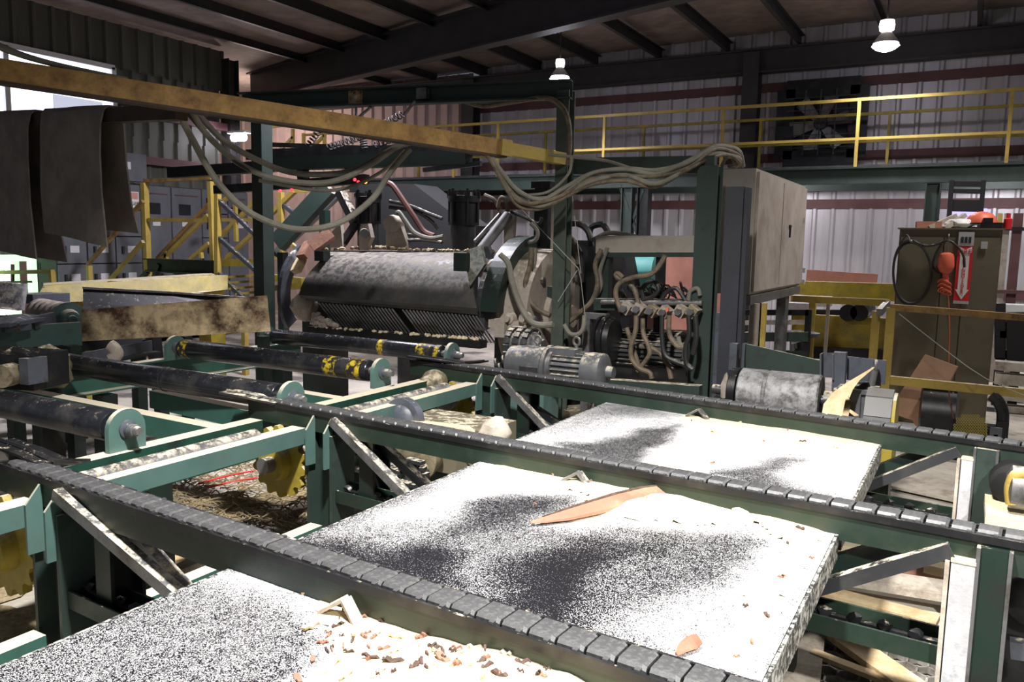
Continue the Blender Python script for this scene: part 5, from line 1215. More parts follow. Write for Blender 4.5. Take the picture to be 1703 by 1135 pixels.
# ================================================================= GREY ELECTRICAL BOX and posts
y0 = 6.95
A = P(1258, 280, y0); Bx = pX(1340, 306, A.x); zb_ = P(1253, 491, y0).z; xl = P(1187, 279, y0).x; zt_ = A.z; y1 = Bx.y
R1 = root('electrical_box', 'large dusty grey electrical box raised on legs, right of centre', 'electrical box', V((A.x - .2, y0, 0)))
mb = MB(); mb.box(((xl + A.x) / 2, (y0 + y1) / 2, (zb_ + zt_) / 2), (A.x - xl, y1 - y0, zt_ - zb_)); bo = part('body', mb, 'box', R1)
mb = MB(); mb.box((A.x + .012, (y0 + y1) / 2 + .01, (zb_ + zt_) / 2), (.024, y1 - y0 - .05, zt_ - zb_ - .05)); dr = part('door', mb, 'boxside', R1)
mb = MB(); q = pX(1314, 380, A.x + .03); mb.cyl(q + UP * .02, q - UP * .09, .012, 8); mb.box(q + V((.0, -.015, .02)), (.03, .05, .025)); part('handle', mb, 'darksteel', dr)
mb = MB(); q = pX(1300, 400, A.x + .026); mb.box((A.x + .026, q.y - .02, (zb_ + zt_) / 2), (.006, .012, zt_ - zb_ - .1)); part('door_seam', mb, 'box', dr)
for px, py in ((1337, 367), (1337, 450), (1336, 469)):
    mb = MB(); q = pX(px, py, A.x + .03); mb.box(q, (.03, .03, .05)); part('latch', mb, 'white', dr)
mb = MB(); q = pX(1325, 380, A.x - .05); mb.box((A.x - .1, (y0 + y1) / 2, zb_ - .05), (.22, y1 - y0, .08)); part('base_frame', mb, 'steel', R1)
q = pX(1303, 480, A.x - .06)
mb = MB(); mb.bar((q.x, q.y, 0), (q.x, q.y, zb_ - .08), .17, .09, up=V((1, 0, 0))); part('leg', mb, 'steel', R1)
q = P(1256, 500, 7.1); mb = MB(); mb.bar((q.x, q.y, 0), (q.x, q.y, zb_ - .08), .07, .07, up=V((0, 1, 0))); part('leg', mb, 'beige', R1)
q = P(1272, 500, 7.2); mb = MB(); mb.bar((q.x, q.y, 0), (q.x, q.y, zb_ - .08), .04, .04, up=V((0, 1, 0))); part('conduit', mb, 'yellow', R1)
R1 = root('box_post', 'green post carrying the left side of the grey electrical box', 'post', V((P(1172, 450, 6.6).x, 6.6, 0)))
p = P(1177, 277, 6.6); px_ = P(1176, 400, 6.6).x
mb = MB(); mb.ibeam((px_ - .0, 6.6, 0), (px_, 6.6, p.z), .17, .16, .014, up=V((0, 1, 0))); part('post', mb, 'green', R1)
mb = MB(); mb.bar(P(945, 277, 6.6), P(1190, 274, 6.6), .08, .14); part('tie_beam', mb, 'green', R1)
mb = MB(); p2 = P(1196, 580, 6.5); mb.bar((p2.x, p2.y, 0), (p2.x, p2.y, P(1196, 520, 6.5).z), .06, .08, up=V((0, 1, 0))); part('stub', mb, 'bluegrey', R1)
p = P(1222, 311, 6.3); q = P(1215, 680, 6.3); xx = (p.x + q.x) / 2
R1 = root('charcoal_post', 'charcoal square post standing in front of the grey electrical box', 'post', V((xx, 6.3, 0)))
mb = MB(); mb.bar((xx - .02, 6.3, 0), (xx - .02, 6.3, p.z), .135, .06, up=V((0, 1, 0))); part('post', mb, 'postgrey', R1)
mb = MB(); mb.bar((xx + .062, 6.36, 0), (xx + .062, 6.36, p.z - .005), .03, .1, up=V((0, 1, 0))); part('flange', mb, 'postgrey', R1)

# ================================================================= WORN DRUM and drive on the right
R1 = root('worn_drum', 'worn mottled grey drum behind the right end of the farthest rail', 'drum', P(1300, 690, 5.75))
a, b = P(1232, 652, 5.75), P(1366, 659, 5.75); b.z = a.z; L_ = (b - a).length
mb = MB(); mb.lathe(a, b, [(0, .16), (.01, .172), (L_ * .32, .172), (L_ * .33, .166), (L_ * .36, .166), (L_ * .37, .172), (L_ - .01, .172), (L_, .16)], 40); part('shell', mb, 'tumbler', R1)
mb = MB(); mb.lathe(a - V((.07, 0, 0)), b, [(0, .15), (.01, .17), (.06, .17), (.065, .1)], 32); part('end_flange', mb, 'black', R1)
mb = MB(); mb.cyl(a - V((.2, 0, 0)), b + V((.25, 0, 0)), .035, 14); part('shaft', mb, 'darksteel', R1)
mb = MB(); mb.lathe(b + V((.02, 0, 0)), b + V((1, 0, 0)), [(0, .07), (.05, .07), (.06, .1), (.12, .1), (.14, .06)], 20); part('bearing', mb, 'darksteel', R1)
mb = MB(); q = P(1207, 655, 5.75); mb.rock(q, (.08, .1, .28), 3, 0, 2); part('bearing_bracket', mb, 'beige', R1)
for q in (a, b):
    mb = MB(); mb.bar((q.x - .12 if q is a else q.x + .12, q.y, 0), (q.x - .12 if q is a else q.x + .12, q.y, q.z - .05), .12, .12); part('stand', mb, 'green_dark', R1)
R1 = root('green_wedge_guard', 'dark green tapered guard plate above the worn drum', 'guard', P(1300, 640, 6.2))
mb = MB(); mb.plate([P(1240, 572, 6.15), P(1390, 606, 6.15), P(1392, 626, 6.15), P(1240, 614, 6.15)], (0, .02, 0)); part('plate', mb, 'green', R1)
mb = MB(); mb.box(P(1221, 593, 6.1), (.055, .08, .2)); mb.box(P(1238, 593, 6.15), (.02, .08, .2)); part('end_channel', mb, 'bluegrey', R1)
mb = MB(); p = P(1222, 612, 6.1); mb.bar((p.x, p.y, 0), p, .05, .05); part('leg', mb, 'green_dark', R1)
R1 = root('box_bracket', 'square steel bracket and side plate right of the worn drum', 'bracket', P(1400, 660, 5.9))
mb = MB(); mb.chan(P(1379, 587, 5.9) , P(1379, 628, 5.9), .11, .09, .01, up=V((1, 0, 0)), flip=1); part('open_channel', mb, 'bluegrey', R1)
mb = MB(); mb.bar(P(1398, 586, 5.85), P(1394, 660, 5.85), .08, .08, up=V((0, 1, 0))); part('upright', mb, 'bluegrey', R1)
mb = MB(); mb.plate([P(1408, 593, 5.95), P(1474, 600, 5.95), P(1472, 640, 5.95), P(1408, 632, 5.95)], (0, .015, 0)); part('side_plate', mb, 'bluegrey', R1)
mb = MB(); mb.cyl(P(1455, 612, 5.85), P(1446, 652, 5.85), .025, 12); part('adjusting_rod', mb, 'steel', R1)
mb = MB(); mb.ring(P(1456, 608, 5.85), (1, .2, 0), .03, .012, 14, 8); part('rod_eye', mb, 'steel', R1)
mb = MB(); p = P(1396, 655, 5.9); mb.bar((p.x, p.y, 0), p, .1, .1); part('leg', mb, 'green_dark', R1)
R1 = root('gearbox', 'grey cast gearbox behind the wood splinters on the right', 'gearbox', P(1425, 700, 5.7))
mb = MB(); c = P(1426, 672, 5.75); mb.box(c, (.2, .2, .18)); mb.box(c + V((0, -.11, .0)), (.06, .03, .17)); mb.box(c + V((0, 0, .1)), (.24, .24, .03)); part('case', mb, 'motor', R1)
mb = MB(); q = P(1430, 644, 5.7); mb.lathe(q - V((.05, 0, 0)), q + V((1, 0, 0)), [(0, .035), (.1, .04), (.11, .02)], 14); part('breather', mb, 'black', R1)
mb = MB(); mb.bar((c.x, c.y, 0), c - UP * .09, .16, .16); part('pedestal', mb, 'green_dark', R1)
# splintered wood stuck by the drum
def splinter(pts, w, label):
    mb = MB(); q = [P(*p) for p in pts]; n = len(q)
    for i in range(n - 1):
        a0, b0 = q[i], q[i + 1]; w0, w1 = w[i], w[i + 1]; s = V((1, 0, .25)).normalized(); t = V((0, .03, 0))
        mb.hull([a0 - s * w0, a0 + s * w0, a0 + s * w0 * .8 + t, a0 - s * w0 * .8 + t], [b0 - s * w1, b0 + s * w1, b0 + s * w1 * .8 + t, b0 - s * w1 * .8 + t])
    bmesh.ops.remove_doubles(mb.bm, verts=mb.bm.verts, dist=1e-4)
    return single('wood_splinter', mb, 'wood', label, 'splinter')
splinter([(1386, 694, 5.4), (1390, 670, 5.45), (1402, 650, 5.5), (1420, 634, 5.55), (1452, 612, 5.6)], [.075, .075, .06, .035, .008], 'long pale splinter of wood sticking up beside the worn drum')
splinter([(1405, 696, 5.35), (1410, 670, 5.38), (1409, 660, 5.4)], [.02, .018, .006], 'short pale splinter in front of the gearbox')
splinter([(1424, 692, 5.36), (1410, 682, 5.37), (1402, 676, 5.38)], [.012, .01, .004], 'tiny pale sliver beside the short splinter')
# yellow belt guard
R1 = root('belt_guard', 'yellow belt guard with a grey dusty rounded top, right of the far table', 'guard', P(1465, 815, 5.1))
c0, c1 = P(1462, 676, 5.25), P(1458, 800, 5.25)
mb = MB(); pts = []
zc = P(1462, 690, 5.25).z; zl = P(1462, 812, 5.05).z
prf = [(-.16, zl), (.18, zl), (.2, zl + .1), (.17, zc), (.1, zc + .1), (0, zc + .13), (-.1, zc + .1), (-.15, zc)]
xg0, xg1 = P(1441, 700, 5.25).x, P(1489, 700, 5.25).x
yc = 5.32
mb.hull([V((xg0, yc + a, z)) for a, z in prf], [V((xg1, yc + a, z)) for a, z in prf]); part('cover', mb, 'yellowdirt', R1)
mb = MB(); pr2 = [(-.17, zc - .12)] + [(-.16, zc), (-.105, zc + .105), (0, zc + .138), (.105, zc + .105), (.18, zc), (.19, zc - .12)]
for i in range(len(pr2) - 1):
    (a, z), (b, z2) = pr2[i], pr2[i + 1]; nrm = V((0, z - z2, b - a)).normalized() * .012
    q = [V((xg0 - .01, yc + a, z)), V((xg0 - .01, yc + b, z2)), V((xg1 - .02, yc + b, z2)), V((xg1 - .02, yc + a, z))]; mb.hull(q, [p + nrm for p in q])
bmesh.ops.remove_doubles(mb.bm, verts=mb.bm.verts, dist=1e-4)
part('dusty_top', mb, 'scrap', R1)
mb = MB(); mb.bar((xg0 + .1, yc, 0), (xg0 + .1, yc, zl), .1, .2); part('foot', mb, 'green_dark', R1)
# ================================================================= RIGHT: yellow rails, locker, sign
y = 8.5
R1 = root('guard_railing', 'yellow guard railing in front of the olive locker', 'railing', P(1480, 690, y))
mb = MB(); mb.bar(P(1480, 511, y), P(1760, 533, y), .06, .06); part('top_rail', mb, 'boom', R1)
mb = MB(); mb.bar(P(1476, 632, y), P(1760, 660, y), .06, .08); part('middle_rail', mb, 'yellow', R1)
for px, t in ((1480, .075), (1461, .07)):
    p = P(px, 512 if px > 1470 else 518, y if px > 1470 else y + .15); q = P(px - 5, 640, y); x = (p.x + q.x) / 2 if px > 1470 else p.x - .02
    mb = MB(); mb.bar((x, p.y, 0), (x, p.y, p.z), t, t, up=V((0, 1, 0))); part('post', mb, 'yellow', R1)
y = 9.4
R1 = root('guard_railing', 'yellow guard railing left of the locker, running toward the grey box', 'railing', P(1400, 600, y))
mb = MB(); mb.bar(P(1318, 497, y), P(1476, 504, y - .6), .06, .07); part('top_rail', mb, 'yellow', R1)
mb = MB(); mb.bar(P(1318, 592, y), P(1352, 595, y), .06, .06); part('low_rail', mb, 'yellow', R1)
for px, t in ((1352, .07), (1378, .035)):
    p = P(px, 500, y); mb = MB(); mb.bar((p.x, p.y, 0), p, t, t, up=V((0, 1, 0))); part('post', mb, 'yellow' if px == 1352 else 'beige', R1)
mb = MB(); p = P(1476, 505, y - .55); q = P(1462, 520, y - .9); mb.bar(p, q, .05, .07); part('end_bend', mb, 'steel', R1)
# far sorting conveyor behind these rails
R1 = root('sorting_conveyor', 'dirty yellow sorting conveyor with black rollers behind the guard rails', 'conveyor', P(1400, 560, 11))
for (pa, pb, yy, h, m, nm) in (((1318, 481), (1500, 487), 11.2, .22, 'yellowdirt', 'upper_beam'), ((1318, 550), (1490, 560), 10.4, .42, 'yellowdirt', 'lower_side'), ((1318, 585), (1490, 592), 10.3, .14, 'black', 'base_beam'), ((1318, 527), (1408, 528), 10.6, .18, 'black', 'side_plate')):
    mb = MB(); mb.bar(P(*pa, yy), P(*pb, yy), .12, h); part(nm, mb, m, R1)
mb = MB(); mb.plate([P(1405, 519, 10.5), P(1412, 538, 10.5), P(1440, 538, 10.5), P(1448, 506, 10.5), P(1440, 534, 10.5), P(1415, 533, 10.5)], (0, .08, 0)); part('cradle', mb, 'bluegrey', R1)
for px in (1416, 1434):
    mb = MB(); c = P(px, 518, 10.6); mb.cyl(c - V((.0, .3, 0)), c + V((0, .5, 0)), .1, 20); part('roll', mb, 'black', R1)
mb = MB(); c = P(1340, 500, 10.8); mb.box(c, (.6, .3, .12)); part('pale_board', mb, 'greywood', R1)
mb = MB(); mb.box(P(1330, 509, 10.4), (.25, .3, .08)); part('pale_block', mb, 'cream', R1)
for px in (1330, 1470):
    p = P(px, 590, 10.4); mb = MB(); mb.bar((p.x, p.y, 0), p, .15, .15); part('leg', mb, 'black', R1)
for px, py, w_ in ((1330, 560, .3), (1255, 545, .2), (1265, 590, .3), (1330, 535, .35)):
    pass
mb = MB(); a, b = P(1342, 460, 12.6), P(1458, 468, 12.6); mb.bar(a, b, .1, .2); R1 = single('red_oxide_plank', mb, 'pinkwood', 'red-oxide board lying along the top of the yellow beam', 'board')
for p in (a, b):
    mb = MB(); mb.bar((p.x + (.1 if p is a else -.1), p.y, 0), (p.x + (.1 if p is a else -.1), p.y, p.z - .1), .1, .08); part('support', mb, 'black', R1)
R1 = root('stacked_frame', 'dark frame with pale boards between the electrical box legs', 'frame', P(1290, 600, 9.0))
for (pa, pb, t, m) in (((1240, 520), (1345, 520), .06, 'black'), ((1240, 560), (1345, 560), .1, 'green'), ((1262, 500), (1262, 610), .05, 'black'), ((1318, 555), (1318, 600), .05, 'steel'), ((1240, 537), (1345, 536), .05, 'greywood'), ((1316, 568), (1345, 560), .06, 'cream'), ((1240, 590), (1345, 592), .1, 'green_dark')):
    mb = MB(); mb.bar(P(*pa, 9.0), P(*pb, 9.0), t, t, up=UP if pa[0] != pb[0] else V((0, 1, 0))); part('board' if m in ('greywood', 'cream') else 'member', mb, m, R1)
for px in (1250, 1340):
    p = P(px, 600, 9.0); mb = MB(); mb.bar((p.x, p.y, 0), (p.x, p.y, P(px, 515, 9.0).z), .06, .06); part('leg', mb, 'black', R1)
mb = MB(); c = P(1332, 550, 9.2); mb.lathe(c, c - UP, [(0, .06), (.02, .2), (.06, .2), (.08, .05), (.2, .04)], 20); single('round_light_plate', mb, 'bluegrey', 'round grey dish seen below the electrical box', 'dish')
# olive locker
ly = 9.8
xa, xb = P(1497, 378, ly).x, P(1668, 382, ly).x; zt2 = P(1580, 382, ly).z
R1 = root('locker', 'tall olive-brown steel locker with a fire extinguisher sign', 'locker', V(((xa + xb) / 2, ly + .3, 0)))
mb = MB(); mb.box(((xa + xb) / 2, ly + .3, zt2 / 2), (xb - xa, .6, zt2)); part('body', mb, 'olive', R1)
dm = P(1562, 500, ly).x
for x0_, x1_ in ((xa + .015, dm - .006), (dm + .006, dm + .2), (dm + .212, xb - .015)):
    mb = MB(); mb.box(((x0_ + x1_) / 2, ly - .008, zt2 / 2 - .02), (x1_ - x0_, .016, zt2 - .12)); part('door', mb, 'olive', R1)
mb = MB(); mb.box(((xa + xb) / 2, ly + .3, zt2 + .008), (xb - xa + .04, .66, .016)); part('top_plate', mb, 'olive', R1)
def sq(px0, py0, px1, py1, th, yy, mb=None):
    a, b = P(px0, py0, yy), P(px1, py1, yy); mb = mb or MB(); mb.box(((a.x + b.x) / 2, yy, (a.z + b.z) / 2), (abs(b.x - a.x), th, abs(a.z - b.z))); return mb
SY = ly - .03
a, b = P(1598, 386, SY), P(1606, 506, SY); sc = (a.z - b.z) / 120; xc = (P(1605, 400, SY).x + P(1600, 500, SY).x) / 2; zt_s = a.z
R1 = root('fire_sign', 'tall red and white FIRE EXTINGUISHER sign with a downward arrow on the locker', 'sign', V((xc, SY, b.z)))
wS = 23 * sc; HS = a.z - b.z
mb = MB(); mb.box((xc, SY, a.z - HS / 2), (wS, .01, HS)); part('panel', mb, 'red', R1)
mb = MB(); mb.box((xc, SY - .006, a.z - HS * .095), (wS, .006, HS * .19)); tp = part('silver_header', mb, 'silver', R1)
for k in (-1, 0, 1):
    mb = MB(); mb.box((xc + k * wS * .24, SY - .011, a.z - HS * .11), (wS * .17, .004, HS * .085)); ic = part('pictogram', mb, 'ink', tp)
    mb = MB(); mb.box((xc + k * wS * .24, SY - .014, a.z - HS * .1), (wS * .07, .003, HS * .02)); mb.box((xc + k * wS * .24, SY - .014, a.z - HS * .13), (wS * .07, .003, HS * .015)); 
    part('pictogram_gap', mb, 'silver', ic) if False else mb.bm.free()
mb = MB(); mb.box((xc, SY - .006, b.z + HS * .02), (wS, .006, HS * .04)); part('silver_foot', mb, 'silver', R1)
mb = MB(); zf = lambda t: a.z - HS * t
arrow = [(-.42, .2), (.0, .245), (.42, .2), (.42, .27), (.3, .32), (.3, .8), (.44, .8), (0, .94), (-.44, .8), (-.3, .8), (-.3, .32), (-.42, .27)]
mb = MB(); vs = [V((xc + u * wS, SY - .007, zf(t))) for u, t in arrow]
f = mb.bm.faces.new([mb.bm.verts.new(p) for p in vs]); r_ = bmesh.ops.extrude_face_region(mb.bm, geom=[f]); bmesh.ops.translate(mb.bm, vec=(0, -.003, 0), verts=[e for e in r_['geom'] if isinstance(e, bmesh.types.BMVert)])
part('white_arrow', mb, 'white', R1)
text_mesh('FIRE', HS * .088, (xc, SY - .013, zf(.275)), (1, 0, 0), UP, 'lettering', 'red', R1)
for k, ch in enumerate('EXTINGUISHER'): text_mesh(ch, HS * .064, (xc, SY - .013, zf(.35 + k * .0445)), (1, 0, 0), UP, 'lettering', 'red', R1)
a = P(1637, 408, SY); mb = MB(); mb.box(a, (.06, .008, .075)); single('small_notice', mb, 'silver', 'small pale notice right of the fire extinguisher sign', 'notice')
# coiled hose hung on the locker
R1 = root('hose_coil', 'black hose coil hanging on a hook at the left of the locker', 'hose coil', P(1517, 510, ly - .1))
mb = MB()
pts = []
for k in range(65):
    t = k / 32 * 2 * PI; rx, rz = 30 + 3 * math.sin(k * .2), 52 + 2 * math.cos(k * .31); pts.append(P(1514 + rx * math.sin(t) * 1.05, 454 - rz * math.cos(t), ly - .07 - .02 * (k / 64)))
mb.tube(pts, .013, 7, 2); part('coil', mb, 'hoseblk', R1)
mb = MB(); mb.tube([P(1507, 391, ly - .02), P(1510, 392, ly - .08), P(1514, 402, ly - .1), P(1516, 400, ly - .12)], .008, 6, 3); part('hook', mb, 'steel', R1)
# orange trouble light
R1 = root('trouble_light', 'orange trouble light hanging with its cord on the locker', 'work light', P(1572, 490, ly - .1))
c = P(1574, 420, ly - .09); e = P(1572, 492, ly - .09)
mb = MB(); d = (e - c).normalized(); mb.lathe(c, e, [(0, .03), (.02, .065), (.05, .075), (.15, .078), (.2, .06), (.22, .03), (.36, .026), (.37, .02)], 18); part('shade', mb, 'orange', R1)
mb = MB()
for k in range(9):
    q = P(1567 + (k % 3) * 4, 468 + k * 2.4, ly - .1); mb.ring(q, (.3 * (k % 3) - .3, .6, .8), .04, .008, 14, 6)
part('cord_wrap', mb, 'orange', R1)
mb = MB(); mb.tube([P(1577, 490, ly - .08), P(1579, 540, ly - .06), P(1578, 600, ly - .05), P(1577, 650, ly - .05), P(1580, 680, ly - .3)], .006, 6); part('cord', mb, 'orange', R1)
mb = MB(); mb.tube([P(1578, 392, ly - .02), P(1578, 391, ly - .07), P(1577, 405, ly - .09), P(1575, 420, ly - .09)], .006, 6); part('hook', mb, 'steel', R1)
hoses('cord_loop', 'black cord looped from the hose hook to the fire sign', [([(1520, 402), (1540, 409), (1560, 406), (1575, 400), (1590, 408), (1602, 425), (1604, 445)], ly - .08, .012, 'hoseblk'), ([(1566, 405), (1555, 425), (1552, 445), (1562, 455)], ly - .07, .01, 'hoseblk')])
# things on the locker
def P2(px, py): return P(px, py, ly + .25)
zt3 = zt2 + .016
R1 = root('hard_hat', 'orange hard hat with dark trim on top of the locker', 'hard hat', V((P2(1632, 370).x, ly + .25, zt3 + .05)))
c = V((P2(1632, 370).x, ly + .25, zt3 + .055))
mb = MB(); mb.lathe(c, c + UP, [(0, .15), (.03, .148), (.07, .13), (.1, .1), (.12, .06), (.127, .01)], 22); part('shell', mb, 'orange', R1)
mb = MB(); mb.lathe(c - UP * .008, c + UP, [(0, .17), (.01, .172), (.014, .15)], 22); mb.box(c + V((.06, -.15, .03)), (.09, .05, .05)); part('trim', mb, 'black', R1)
mb = MB(); q = V((c.x - .2, c.y - .08, zt3 + .05)); mb.rock(q, (.3, .22, .1), 6, .3, 3); single('white_bag', mb, 'white', 'crumpled white bag beside the hard hat', 'bag')
mb = MB(); q = V((c.x + .24, c.y - .1, zt3)); mb.lathe(q, q + UP, [(0, .04), (.1, .04), (.11, .02), (.16, .02)], 14); single('red_bottle', mb, 'red', 'small red bottle at the right end of the locker top', 'bottle')
mb = MB(); q = V((P2(1545, 373).x, ly + .15, zt3 + .035)); mb.box(q, (.24, .2, .07), .15); single('brick_block', mb, 'pinkwood', 'reddish block lying on the left of the locker top', 'block')
for i, (px, rz, L_, lab) in enumerate(((1568, .4, .3, 'grey-brown stick of wood leaning on the reddish block'), (1588, .9, .26, 'grey stick of wood left of the white bag'))):
    q = V((P2(px, 370).x, ly + .12, zt3 + .05)); d = V((math.cos(rz) * .5, .2, .25)).normalized(); mb = MB(); mb.bar(q - d * L_ / 2 + UP * .02, q + d * L_ / 2 + UP * .02, .06, .045); single('stick', mb, 'greywood', lab, 'stick')
mb = MB(); mb.box((P2(1650, 376).x, ly + .1, zt3 + .03), (.2, .12, .06), -.2); single('dark_case', mb, 'black', 'small dark case in front of the hard hat', 'case')
# purple lit panel and black ladder frame behind the locker
R1 = root('ladder', 'black steel ladder hanging from the catwalk behind the locker', 'ladder', P(1605, 370, 12.9))
for aa, bb_ in (((1583, 300), (1582, 358)), ((1636, 300), (1630, 365))):
    mb = MB(); mb.bar(P(*aa, 12.9), P(bb_[0], bb_[1], 12.9) - V((0, 0, 1.9)), .06, .06, up=V((0, 1, 0))); part('stringer', mb, 'blackmat', R1)
for py, t in ((306, .07), (318, .06), (342, .16), (380, .05), (420, .05)):
    mb = MB(); mb.bar(P(1583, py, 12.9), P(1633, py + 1, 12.9), .05, t); part('rung', mb, 'blackmat', R1)
M['violet'] = emit('violet_daylight', (.42, .36, .9), .75)
mb = MB(); a, b = P(1578, 347, WY - .08), P(1640, 372, WY - .08); mb.box(((a.x + b.x) / 2, WY - .06, (a.z + b.z) / 2), (b.x - a.x, .04, a.z - b.z)); w2 = struct('window_2', mb, 'violet', False)
# cardboard, mesh bin, boards and bright doorway at the far right
mb = MB(); mb.plate([P(1538, 590, 9.0), P(1592, 610, 9.0), P(1538, 716, 8.6), P(1522, 708, 8.6), P(1518, 700, 8.6), P(1490, 690, 8.6), P(1488, 668, 8.7)], (.01, .015, 0)); single('hardboard_sheet', mb, 'card', 'brown hardboard sheet leaning against the locker', 'board')
R1 = root('mesh_guard', 'round black and yellow mesh drum guard in front of the locker', 'guard', P(1600, 720, 8.4))
c = P(1585, 690, 8.6); mb = MB(); mb.lathe(c - V((.28, 0, 0)), c + V((1, 0, 0)), [(0, .22), (.02, .27), (.3, .27), (.32, .2)], 24); part('drum', mb, 'black', R1)
mb = MB()
for i in range(13):
    for j in range(8):
        p = P(1588 + i * 4.3, 690 + j * 5, 8.25)
        if ((i - 6) / 6.5) ** 2 + ((j - 4.5) / 5) ** 2 < 1.1:
            for dx, dz in ((2.2, 2.5), (-2.2, 2.5)): mb.bar(P(1588 + i * 4.3, 690 + j * 5, 8.25), P(1588 + i * 4.3 + dx, 690 + j * 5 + dz, 8.25), .004, .006); mb.bar(P(1588 + i * 4.3 + dx, 690 + j * 5 + dz, 8.25), P(1588 + i * 4.3, 695 + j * 5, 8.25), .004, .006)
part('yellow_mesh', mb, 'mesh_yellow', R1)
mb = MB(); p = P(1600, 735, 8.4); mb.box((p.x, 8.5, .15), (.6, .3, .3)); part('base', mb, 'blackmat', R1)
hoses('drooping_line', 'thin red cord drooping over the mesh guard', [([(1578, 650), (1579, 665), (1582, 680), (1586, 697)], 8.2, .006, 'hosered')])
R1 = root('valve_stand', 'black valve stand right of the mesh guard', 'stand', P(1660, 730, 8.3))
mb = MB(); mb.tube([P(1648, 658, 8.3), P(1660, 668, 8.3), P(1668, 690, 8.3), P(1664, 728, 8.3)], .05, 10); part('pipe', mb, 'black', R1)
mb = MB(); p = P(1665, 735, 8.3); mb.bar((p.x, p.y, 0), (p.x, p.y, P(1665, 700, 8.3).z), .09, .12); part('stand', mb, 'blackmat', R1)
mb = MB(); mb.box(P(1656, 723, 7.9), (.09, .02, .12)); q = P(1656, 723, 7.9); mb.bar((q.x, q.y, 0), q, .03, .02); part('grey_tag', mb, 'bluegrey', R1)
y = 11.2
R1 = root('board_stack', 'grey boards stacked at the right edge below the bright gap', 'boards', P(1690, 690, y))
for k, (p0, p1) in enumerate(((600, 618), (620, 642), (645, 668), (672, 690))):
    a, b = P(1655, p0, y), P(1740, p1 + 3, y); mb = MB(); mb.box(((a.x + b.x) / 2, y, (a.z + b.z) / 2), (b.x - a.x, .2, a.z - b.z)); part('board', mb, 'greywood', R1)
mb = MB(); q = P(1690, 692, y); mb.box((q.x, y, q.z / 2), (.8, .3, max(.05, q.z))); part('bearer', mb, 'blackmat', R1)
y = 11.6
R1 = root('dark_cabinet_frame', 'dark framework with a bright white gap at the right edge of the photo', 'frame', P(1685, 600, y))
for pa, pb, t in (((1663, 505), (1663, 595), .12), ((1690, 520), (1690, 600), .2), ((1655, 553), (1720, 556), .12), ((1655, 540), (1720, 541), .06), ((1660, 590), (1720, 592), .1)):
    mb = MB(); mb.bar(P(*pa, y), P(*pb, y), t, t, up=UP if pa[0] != pb[0] else V((0, 1, 0))); part('member', mb, 'blackmat', R1)
for px in (1663, 1690):
    p = P(px, 595, y); mb = MB(); mb.bar((p.x, y, 0), (p.x, y, p.z), .1, .1, up=V((0, 1, 0))); part('leg', mb, 'blackmat', R1)
mb = MB(); a, b = P(1658, 505, 12.0), P(1760, 535, 12.0); mb.box(((a.x + b.x) / 2, 12.0, (a.z + b.z) / 2), (b.x - a.x, .3, a.z - b.z)); R1 = single('white_bench', mb, 'white', 'bright white bench top at the right edge behind the yellow rail', 'bench')
mb = MB(); mb.bar((a.x + .2, 12, 0), (a.x + .2, 12, b.z), .1, .1); mb2 = MB(); mb2.bar((b.x - .2, 12, 0), (b.x - .2, 12, b.z), .1, .1); part('leg', mb, 'white', R1); part('leg', mb2, 'white', R1)
a, b = P(1650, 535, WY - .08), P(1760, 600, WY - .08); mb = MB(); mb.box(((a.x + b.x) / 2, WY - .06, (a.z + b.z) / 2), (b.x - a.x, .04, a.z - b.z)); struct('window_3', mb, 'day_white', False)
R1 = root('red_upright', 'red-oxide upright with yellow post at the right edge behind the locker', 'post', P(1690, 500, 13.6))
for px, t, m in ((1694, .12, 'redgirt'), (1664, .06, 'yellow'), (1676, .08, 'beige')):
    p = P(px, 355, 13.6); mb = MB(); mb.bar((p.x, p.y, 0), p, t, t, up=V((0, 1, 0))); part('upright', mb, m, R1)
for py in (380, 485):
    mb = MB(); mb.bar(P(1655, py, 13.5), P(1730, py + 2, 13.5), .05, .05); part('tie', mb, 'black' if py < 400 else 'redgirt', R1)
# long pale guy string at the right
R1 = root('guy_string', 'thin pale string slanting down across the locker to the right edge', 'string', P(1610, 590, 8.2))
mb = MB(); mb.tube([P(1495, 522, 8.42), P(1560, 573, 8.2), P(1640, 630, 7.9), P(1740, 672, 7.6)], .004, 5, 3); part('strand', mb, 'strg', R1)

# ================================================================= UNDER AND BETWEEN THE RAILS
zf = .012
def gz(px, py, z=0.0): return pZ(px, py, z)
# hexagonal mesh walkway at the lower right and dark mesh at the lower left
def hexgrate(x0, x1, y0, y1, pitch, name, label, mat, w=.006, h=.03):
    mb = MB(); r = pitch / math.sqrt(3); j = 0; y = y0
    seen = set()
    while y < y1:
        x = x0 + (pitch / 2 if j % 2 else 0)
        while x < x1:
            pts = [V((x + r * math.cos(PI / 6 + k * PI / 3), y + r * math.sin(PI / 6 + k * PI / 3), h / 2 + .03)) for k in range(6)]
            for k in range(6):
                a, b = pts[k], pts[(k + 1) % 6]; key = (round((a.x + b.x) * 50), round((a.y + b.y) * 50))
                if key in seen: continue
                seen.add(key); mb.bar(a, b, w, h)
            x += pitch
        y += r * 1.5; j += 1
    mb.box(((x0 + x1) / 2, (y0 + y1) / 2, .012), (x1 - x0, y1 - y0, .02))
    return single(name, mb, mat, label, 'grating')
hexgrate(-.85, .75, 1.7, 4.0, .085, 'walkway_grating', 'pale hexagonal mesh walkway on the floor at the lower right', 'hexmesh', .009)
hexgrate(-3.3, -1.9, 1.95, 3.05, .06, 'walkway_grating', 'black mesh grating on the floor under the nearest rail at the left', 'mesh_black', .012)
